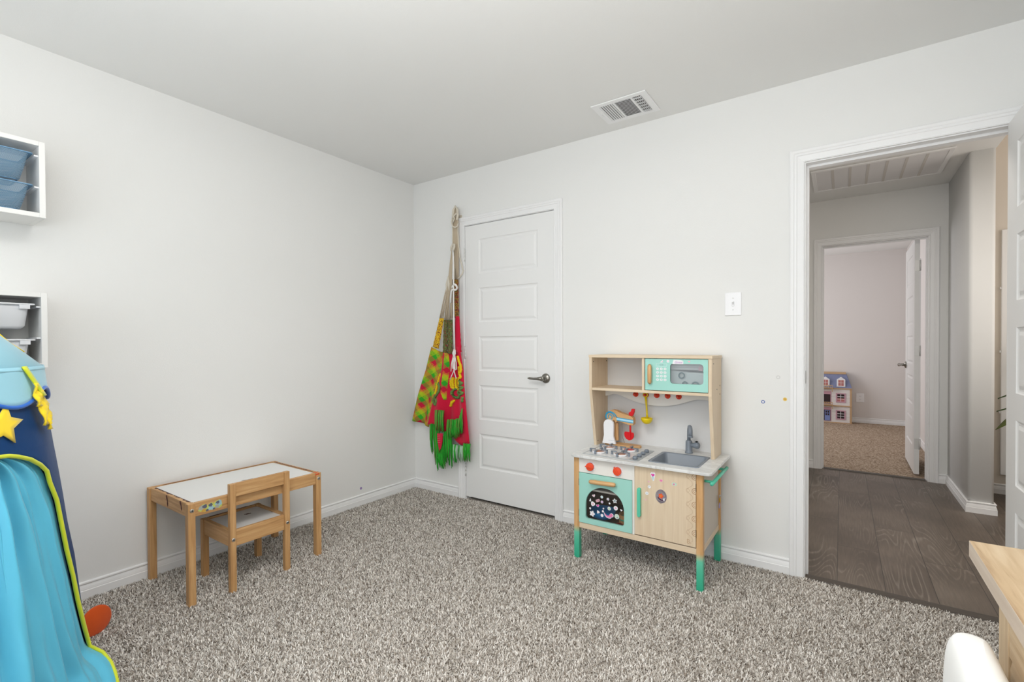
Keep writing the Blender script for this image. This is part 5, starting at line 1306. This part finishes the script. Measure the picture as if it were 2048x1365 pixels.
# fringe: bunches of hanging yarn
GR = plain('bright_green_yarn', C(40, 170, 44), .8, bump=.6, bscale=300, bdist=.002); GR2 = plain('olive_green_yarn', C(104, 150, 60), .8, bump=.6, bscale=300, bdist=.002); GR3 = plain('pale_green_yarn', C(168, 200, 172), .8, bump=.6, bscale=300, bdist=.002)
fr = random.Random(11)
def fringe(name, x0, x1, ztop, zbot, n, y, mats, probs, r_=.0042, jit=.03):
    mb = MB()
    for i in range(n):
        t = (i+.5)/n; x = lerp(x0, x1, t); zt = ztop(t); zb = zbot(t)+fr.uniform(-jit, jit)
        u = fr.random(); mi = 0
        for k, p_ in enumerate(probs):
            if u < p_: mi = k; break
            u -= p_
        dx = fr.uniform(-.010, .010); yo = y+fr.uniform(-.012, .010); ph = fr.uniform(0, 6)
        mb.tube([(x, yo, zt), (x+dx*.3+.003*math.sin(ph), yo-.006, lerp(zt, zb, .33)), (x+dx*.7+.004*math.sin(ph+2), yo-.004, lerp(zt, zb, .66)), (x+dx, yo+.002, zb)], [r_, r_*1.15, r_*1.1, r_*.5], 5, mi)
    return mb.build(name, mats, ham)
fringe('fringe', .248, .340, lambda t: .545, lambda t: .37-.13*t, 24, -.080, [GR, GR2], [.5, .5])
fringe('fringe', .290, .412, lambda t: .45+.05*abs(t-.45), lambda t: .262-.045*math.sin(PI*t)+.03*t, 26, -.072, [GR, GR2], [.75, .25])
fringe('fringe', .330, .390, lambda t: .33, lambda t: .205+.02*t, 12, -.082, [GR, GR2], [.8, .2], jit=.015)
fringe('fringe', .398, .470, lambda t: .50, lambda t: .275+.02*math.sin(5*t), 22, -.085, [GR, GR2], [.85, .15])
fringe('fringe', .332, .414, lambda t: .660, lambda t: .500, 20, -.105, [GR2, GR], [.7, .3], jit=.012)
fringe('fringe', .440, .475, lambda t: .595, lambda t: .455, 10, -.100, [GR, GR2], [.6, .4], jit=.012)
fringe('fringe', .474, .530, lambda t: .600, lambda t: .468, 15, -.098, [GR2, GR], [.5, .5], jit=.012)
fringe('fringe', .532, .592, lambda t: .610+.085*max(0, t-.5)*2, lambda t: .475+.05*t, 16, -.096, [GR, GR2], [.75, .25], jit=.012)
fringe('fringe', .470, .520, lambda t: .410, lambda t: .282, 12, -.078, [GR, GR3], [.7, .3], jit=.012)
fringe('fringe', .515, .580, lambda t: .408, lambda t: .298, 13, -.074, [GR3, GR], [.7, .3], jit=.012)
fringe('fringe', .578, .640, lambda t: .430, lambda t: .305, 15, -.078, [GR, GR2], [.9, .1], jit=.008)
mb = MB(); mb.prism([(.338, .480), (.394, .486), (.390, .420), (.376, .375), (.362, .352), (.350, .385), (.340, .430)], 'y', -.100, -.096); tip_ = mb.build('crimson_point', M['crimson'], ham)
mb = MB()
for i in range(5):
    for j in range(3): mb.lathe([(.0, -.002), (.0022, -.001), (.0022, 0)], (.346+.010*j, -.100, .470-.014*i), 'y', 6, cap0=False, cap1=False)
mb.build('bead_stitch', M['palepink'], tip_)
hk = thing('wall_hook', 'small beige hook holding up the hammock rope', 'hook', (.492, -.004, 2.09))
mb = MB(); mb.box(.484, .512, -.008, 0, 2.075, 2.120); mb.build('plate', plain('beige_hook', C(206, 196, 180), .5), hk, bevel=.003)
mb = MB(); mb.tube([(.490, -.006, 2.10), (.487, -.022, 2.10), (.483, -.040, 2.104), (.481, -.046, 2.122)], .0045, 10); mb.build('peg', plain('beige_hook_peg', C(206, 196, 180), .5), hk)

# ================================================================== fittings
vent = thing('ceiling_vent', 'white three section air vent in the bedroom ceiling', 'air vent', (1.878, -.231, H))
VX0, VX1, VY0, VY1, vz = 1.727, 2.029, -.355, -.108, H-.007
mb = MB(); o_ = [(VX0, VY0), (VX1, VY0), (VX1, VY1), (VX0, VY1)]; i_ = [(VX0+.035, VY0+.030), (VX1-.035, VY0+.030), (VX1-.035, VY1-.030), (VX0+.035, VY1-.030)]
ringband(mb, o_, i_, 'z', H-.001, vz); mb.box(1.845-.006, 1.845+.006, VY0+.030, VY1-.030, vz, H-.001); mb.box(1.942-.006, 1.942+.006, VY0+.030, VY1-.030, vz, H-.001)
mb.build('frame', M['trim'], vent, bevel=.0015)
mb = MB(); mb.box(VX0+.03, VX1-.03, VY0+.025, VY1-.025, H-.0015, H-.0006); mb.build('duct', plain('duct_grey', C(132, 130, 126), .6), vent)
def louver(x0, x1, y0, y1, ang, axis):
    c_, s_ = math.cos(ang), math.sin(ang); w = .0060; t_ = .0006
    mb = MB(); q = [(-w, -t_), (w, -t_), (w, t_), (-w, t_)]
    if axis == 'y': mb.prism([((x0+x1)/2+u*c_-v*s_, H-.0062+u*s_+v*c_) for u, v in q], 'y', y0, y1)
    else: mb.prism([((y0+y1)/2+u*c_-v*s_, H-.0062+u*s_+v*c_) for u, v in q], 'x', x0, x1)
    return mb.build('louver', M['trim'], vent)
for k in range(6): x = VX0+.0415+.0128*k; louver(x-.004, x+.004, VY0+.030, VY1-.030, -.34, 'y')
for k in range(14): y = VY0+.036+.0135*k; louver(1.851, 1.936, y-.003, y+.003, .42, 'x')
for k in range(5): x = 1.9535+.0095*k; louver(x-.003, x+.003, VY0+.030, VY1-.030, -1.15, 'y')
for k in range(6): y = VY0+.046+.031*k; louver(1.949, VX1-.036, y-.003, y+.003, 1.2, 'x')
mb = MB(); mb.box(VX0+.018, VX0+.022, VY0+.10, VY0+.155, vz-.004, vz); mb.build('lever', M['trim'], vent)

sw_ = thing('light_switch', 'white toggle light switch on the wall near the open doorway', 'light switch', (2.379, 0, 1.36))
mb = MB(); mb.box(2.339, 2.419, -.0062, 0, 1.299, 1.4195); mb.build('cover_plate', M['plastic'], sw_, bevel=.003, seg=3)
mb = MB(); ringband(mb, rrect(2.3735, 2.3845, 1.347, 1.372, .001, 1), rrect(2.3745, 2.3835, 1.348, 1.371, .001, 1), 'y', -.0068, -.0060); mb.build('slot', M['greylight'], sw_)
mb = MB(); mb.prism([(-.006, 1.356), (-.0165, 1.369), (-.0165, 1.3735), (-.006, 1.368)], 'x', 2.3755, 2.3825); mb.build('toggle', M['plastic'], sw_, bevel=.0008)
for z in (1.329, 1.390):
    mb = MB(); mb.lathe([(.0032, -.0060), (.0030, -.0072), (.0, -.0075)], (2.379, 0, z), 'y', 12, cap1=False); mb.build('screw', M['chrome'], sw_)
ol = thing('wall_outlet', 'white double power outlet on the far wall beside the dollhouse', 'outlet', (3.068, 5.72, .36))
mb = MB(); mb.box(3.020, 3.114, 5.713, 5.72, .296, .424); mb.build('cover_plate', M['plastic'], ol, bevel=.003)
for z in (.338, .382):
    mb = MB(); mb.prism(circle(3.067, z, .0165, 16), 'y', 5.7115, 5.713); so = mb.build('socket', M['plastic'], ol, bevel=.001)
    for dx in (-.006, .006):
        mb = MB(); mb.box(3.067+dx-.0012, 3.067+dx+.0012, 5.7112, 5.7116, z-.002, z+.007); mb.build('slot', M['dark'], so)
def dot(x, z, r_, cols_, label):
    mb = MB(); mb.prism(circle(x, z, r_, 18), 'y', -.0006, 0, 0); mb.prism(circle(x, z, r_*.55, 12), 'y', -.0010, 0, 1); tag(mb.build('dot_sticker', cols_), label, 'sticker')
dot(2.520, .852, .0090, [plain('denim_blue_print', C(92, 118, 176), .5), M['sticker']], 'tiny blue round sticker on the wall right of the kitchen')
dot(2.618, .871, .0090, [plain('mustard_print', C(238, 204, 110), .5), plain('ochre_print', C(214, 168, 60), .5)], 'tiny yellow round sticker beside the open doorway casing')
dot(2.588, .980, .0095, [plain('faint_ring', C(222, 222, 220), .6), M['wall']], 'faint pale ring sticker above the yellow one')
mb = MB(); mb.prism(circle(-.535, .117, .0090, 18), 'x', 0, .0006, 0); mb.prism(circle(-.535, .117, .005, 12), 'x', 0, .0010, 1)
tag(mb.build('dot_sticker', [plain('periwinkle_print', C(108, 112, 176), .5), M['lilac']]), 'tiny violet round sticker low on the plain wall above the baseboard', 'sticker')

# return air grille in the hallway ceiling
rg = thing('air_return', 'long white return air grille with filter panels in the hallway ceiling', 'air return', (3.06, 1.79, H))
RX0, RX1, RY0, RY1 = 2.655, 3.465, 1.50, 2.085
mb = MB(); ringband(mb, [(RX0, RY0), (RX1, RY0), (RX1, RY1), (RX0, RY1)], [(RX0+.028, RY0+.028), (RX1-.028, RY0+.028), (RX1-.028, RY1-.028), (RX0+.028, RY1-.028)], 'z', H-.001, H-.012); mb.build('frame', M['trim'], rg, bevel=.002)
mb = MB(); mb.box(RX0+.02, RX1-.02, RY0+.02, RY1-.02, H-.009, H-.001); mb.build('filter', plain('filter_cloth', C(232, 231, 232), .9), rg)
for k in range(1, 7):
    x = RX0+.028+(RX1-RX0-.056)*k/7; mb = MB(); mb.box(x-.008, x+.008, RY0+.028, RY1-.028, H-.0105, H-.009); mb.build('rib', plain('rib_paint', C(214, 210, 205), .8), rg)

# ================================================================== dollhouse across the hallway
dh = thing('dollhouse', 'white three storey dollhouse with slate blue roof against the far wall', 'dollhouse', (2.70, 5.60, .004), 0)
M['siding'] = None
def siding():
    m, nt, b = new_mat('white_siding'); tc = nt.nodes.new('ShaderNodeTexCoord'); sp = nt.nodes.new('ShaderNodeSeparateXYZ'); nt.links.new(tc.outputs['Object'], sp.inputs[0])
    a = nt.nodes.new('ShaderNodeMath'); a.operation = 'MULTIPLY'; a.inputs[1].default_value = 56; nt.links.new(sp.outputs[2], a.inputs[0])
    f = nt.nodes.new('ShaderNodeMath'); f.operation = 'FRACT'; nt.links.new(a.outputs[0], f.inputs[0])
    r = ramp(nt, [(0, C(150, 144, 150)), (.18, C(236, 232, 230)), (1, C(244, 240, 238))]); nt.links.new(f.outputs[0], r.inputs[0]); nt.links.new(r.outputs[0], b.inputs['Base Color']); b.inputs['Roughness'].default_value = .5; return m
def shingles():
    m, nt, b = new_mat('slate_blue_shingles'); tc = nt.nodes.new('ShaderNodeTexCoord'); mp = nt.nodes.new('ShaderNodeMapping'); mp.inputs['Rotation'].default_value = (PI/2, 0, 0)
    br = nt.nodes.new('ShaderNodeTexBrick'); br.inputs['Scale'].default_value = 42; br.inputs['Color1'].default_value = C(128, 134, 164); br.inputs['Color2'].default_value = C(140, 147, 176); br.inputs['Mortar'].default_value = C(100, 110, 156); br.inputs['Mortar Size'].default_value = .03
    nt.links.new(tc.outputs['Object'], mp.inputs[0]); nt.links.new(mp.outputs[0], br.inputs['Vector']); nt.links.new(br.outputs['Color'], b.inputs['Base Color']); b.inputs['Roughness'].default_value = .6; return m
SID, SHI = siding(), shingles()
dw = plain('dollhouse_wood', C(198, 164, 126), .5); pkf = plain('mauve_frame', C(206, 160, 176), .5); dk = plain('dark_room', C(52, 36, 40), .7); per = plain('periwinkle_door', C(128, 146, 204), .5); rosy = plain('rose_curtain', C(190, 120, 116), .6)
DF, DB = 5.50, 5.70
mb = MB(); mb.box(2.400, 2.950, DF+.004, DB, .004, .497); mb.build('body', SID, dh)
for x0, x1 in ((2.945, 2.968), (2.388, 2.405)):
    mb = MB(); mb.box(x0, x1, DF-.002, DB, .004, .505); mb.build('side_board', dw, dh)
for z0, z1 in ((.004, .016), (.242, .258), (.490, .506)):
    mb = MB(); mb.box(2.390, 2.970, DF-.008, DF+.006, z0, z1); mb.build('floor_band', dw, dh)
mb = MB()
vs = [(2.390, DF-.006, .504), (2.970, DF-.006, .504), (2.970, DB, .504), (2.390, DB, .504), (2.455, DF+.075, .700), (2.905, DF+.075, .700), (2.905, DB, .700), (2.455, DB, .700)]
mb.add(vs, [(0, 3, 2, 1), (4, 5, 6, 7), (0, 1, 5, 4), (1, 2, 6, 5), (2, 3, 7, 6), (3, 0, 4, 7)]); mb.build('roof', SHI, dh)
mb = MB(); mb.box(2.445, 2.900, DF+.068, DB, .700, .726); mb.build('ridge_board', dw, dh)
def dwin(x, z, w, h, y, rows=3, curt=False):
    mb = MB(); ringband(mb, [(x-w, z-h), (x+w, z-h), (x+w, z+h), (x-w, z+h)], [(x-w*.72, z-h*.78), (x+w*.72, z-h*.78), (x+w*.72, z+h*.78), (x-w*.72, z+h*.78)], 'y', y-.008, y); wf = mb.build('window', pkf, dh)
    mb = MB(); mb.box(x-w*.74, x+w*.74, y-.002, y, z-h*.8, z+h*.8); mb.build('pane', dk, wf)
    if curt:
        mb = MB(); mb.box(x-w*.72, x+w*.72, y-.0035, y-.002, z-h*.78, z-h*.1); mb.build('curtain', rosy, wf)
    mb = MB(); mb.box(x-.003, x+.003, y-.006, y-.001, z-h*.78, z+h*.78)
    for k in range(1, rows): zz = z-h*.78+2*h*.78*k/rows; mb.box(x-w*.72, x+w*.72, y-.006, y-.001, zz-.003, zz+.003)
    mb.build('muntin', M['sticker'], wf)
dwin(2.839, .366, .058, .066, DF+.004, 3, True); dwin(2.839, .123, .058, .066, DF+.004, 3)
dwin(2.50, .366, .058, .066, DF+.004, 3, True); dwin(2.50, .123, .058, .066, DF+.004, 3)
for x in (2.841, 2.655, 2.49):
    mb = MB(); mb.prism([(x-.050, .525), (x+.050, .525), (x+.050, .625), (x+.044, .630), (x, .663), (x-.044, .630), (x-.050, .625)], 'y', DF-.004, DF+.07); dm = mb.build('dormer', M['sticker'], dh)
    mb = MB(); mb.box(x-.032, x+.032, DF-.006, DF-.004, .540, .620); mb.build('dormer_pane', rosy, dm)
    mb = MB(); mb.box(x-.002, x+.002, DF-.0075, DF-.006, .540, .620); mb.box(x-.032, x+.032, DF-.0075, DF-.006, .578, .582); mb.build('muntin', M['sticker'], dm)
for z0, z1 in ((.028, .222), (.275, .455)):
    mb = MB(); mb.box(2.560, 2.726, DF-.001, DF+.004, z0, z1); fr_ = mb.build('opening_surround', pkf, dh)
    mb = MB(); mb.box(2.572, 2.716, DF-.0025, DF+.003, z0+.006, z1-.045 if z0 > .2 else z1-.035); mb.build('opening', dk, fr_)
mb = MB(); mb.box(2.648, 2.712, DF-.008, DF-.003, .034, .180); dd = mb.build('front_door', per, dh)
mb = MB()
for i in (0, 1):
    for j in (0, 1): mb.box(2.658+.026*i, 2.676+.026*i, DF-.0095, DF-.008, .108+.036*j, .136+.036*j)
mb.build('door_pane', dk, dd)
for z in (.258, .500):
    mb = MB(); mb.box(2.555, 2.745, DF-.075, DF, z, z+.010); bl = mb.build('balcony', dw, dh)
    mb = MB(); mb.box(2.555, 2.745, DF-.075, DF-.067, z+.040, z+.048)
    for k in range(9): x = 2.559+.0228*k; mb.box(x-.003, x+.003, DF-.074, DF-.068, z+.010, z+.040)
    mb.build('railing', dw, bl)
    mb = MB(); mb.box(2.735, 2.743, DF-.073, DF-.065, z-.05, z); mb.build('post', dw, bl)

# ================================================================== plant on the landing, half hidden by the open door
pt = thing('potted_plant', 'leafy green potted plant behind the open bedroom door', 'plant', (4.02, 2.10, 0))
leafm = plain('dark_green_leaf', C(58, 82, 40), .35); leaf2 = plain('olive_leaf', C(96, 112, 48), .4)
mb = MB(); mb.lathe([(.10, -.002), (.13, .20), (.14, .24), (.125, .24), (.115, .20), (.0, .20)], (4.02, 2.10, 0), 'z', 28, cap1=False); mb.build('pot', plain('white_pot', C(226, 222, 216), .4), pt)
mb = MB(); mb.tube([(4.02, 2.10, .19), (4.01, 2.09, .45), (4.03, 2.10, .70), (4.02, 2.10, .98)], [.012, .010, .008, .005], 8); mb.build('stem', plain('plant_stem', C(104, 84, 56), .7), pt)
def leaf(bx_, by_, bz_, tx, ty, tz, w, droop, mat):
    a = Vector((bx_, by_, bz_)); b = Vector((tx, ty, tz)); d = b-a; side = d.cross(Vector((0, 0, 1)))
    side = side.normalized() if side.length > 1e-4 else Vector((1, 0, 0)); up = side.cross(d).normalized()
    rows = []
    for i in range(11):
        t = i/10; ww = w*math.sin(PI*min(1, t*.97+.03))**.8*(1-.25*t); c_ = a+d*t+Vector((0, 0, droop*math.sin(PI*t)))
        rows.append([c_+side*(ww*s)+up*(.10*ww*abs(s)*2)+Vector((0, 0, .004*math.sin(9*t+3*s))) for s in (-1, -.5, 0, .5, 1)])
    mb = MB(); mb.grid(rows); mb.build('leaf', mat, pt, solid=.0015)
P_ = (4.02, 2.10)
leaf(*P_, .86, 3.822, 2.02, .827, .035, .02, leafm); leaf(*P_, .78, 3.768, 2.03, .748, .028, .035, leafm); leaf(*P_, .68, 3.764, 2.04, .655, .024, .030, leafm)
leaf(*P_, .62, 3.752, 2.00, .530, .060, .045, leaf2); leaf(4.0, 2.08, .60, 3.802, 1.98, .425, .075, .03, leafm); leaf(*P_, .92, 4.10, 1.90, .99, .05, .03, leafm); leaf(*P_, .97, 4.05, 2.22, 1.16, .05, .02, leaf2)
leaf(*P_, .72, 4.22, 2.05, .74, .06, .04, leafm); leaf(*P_, .60, 4.17, 1.95, .52, .06, .04, leaf2); leaf(*P_, .98, 3.95, 2.12, 1.14, .04, .02, leafm)
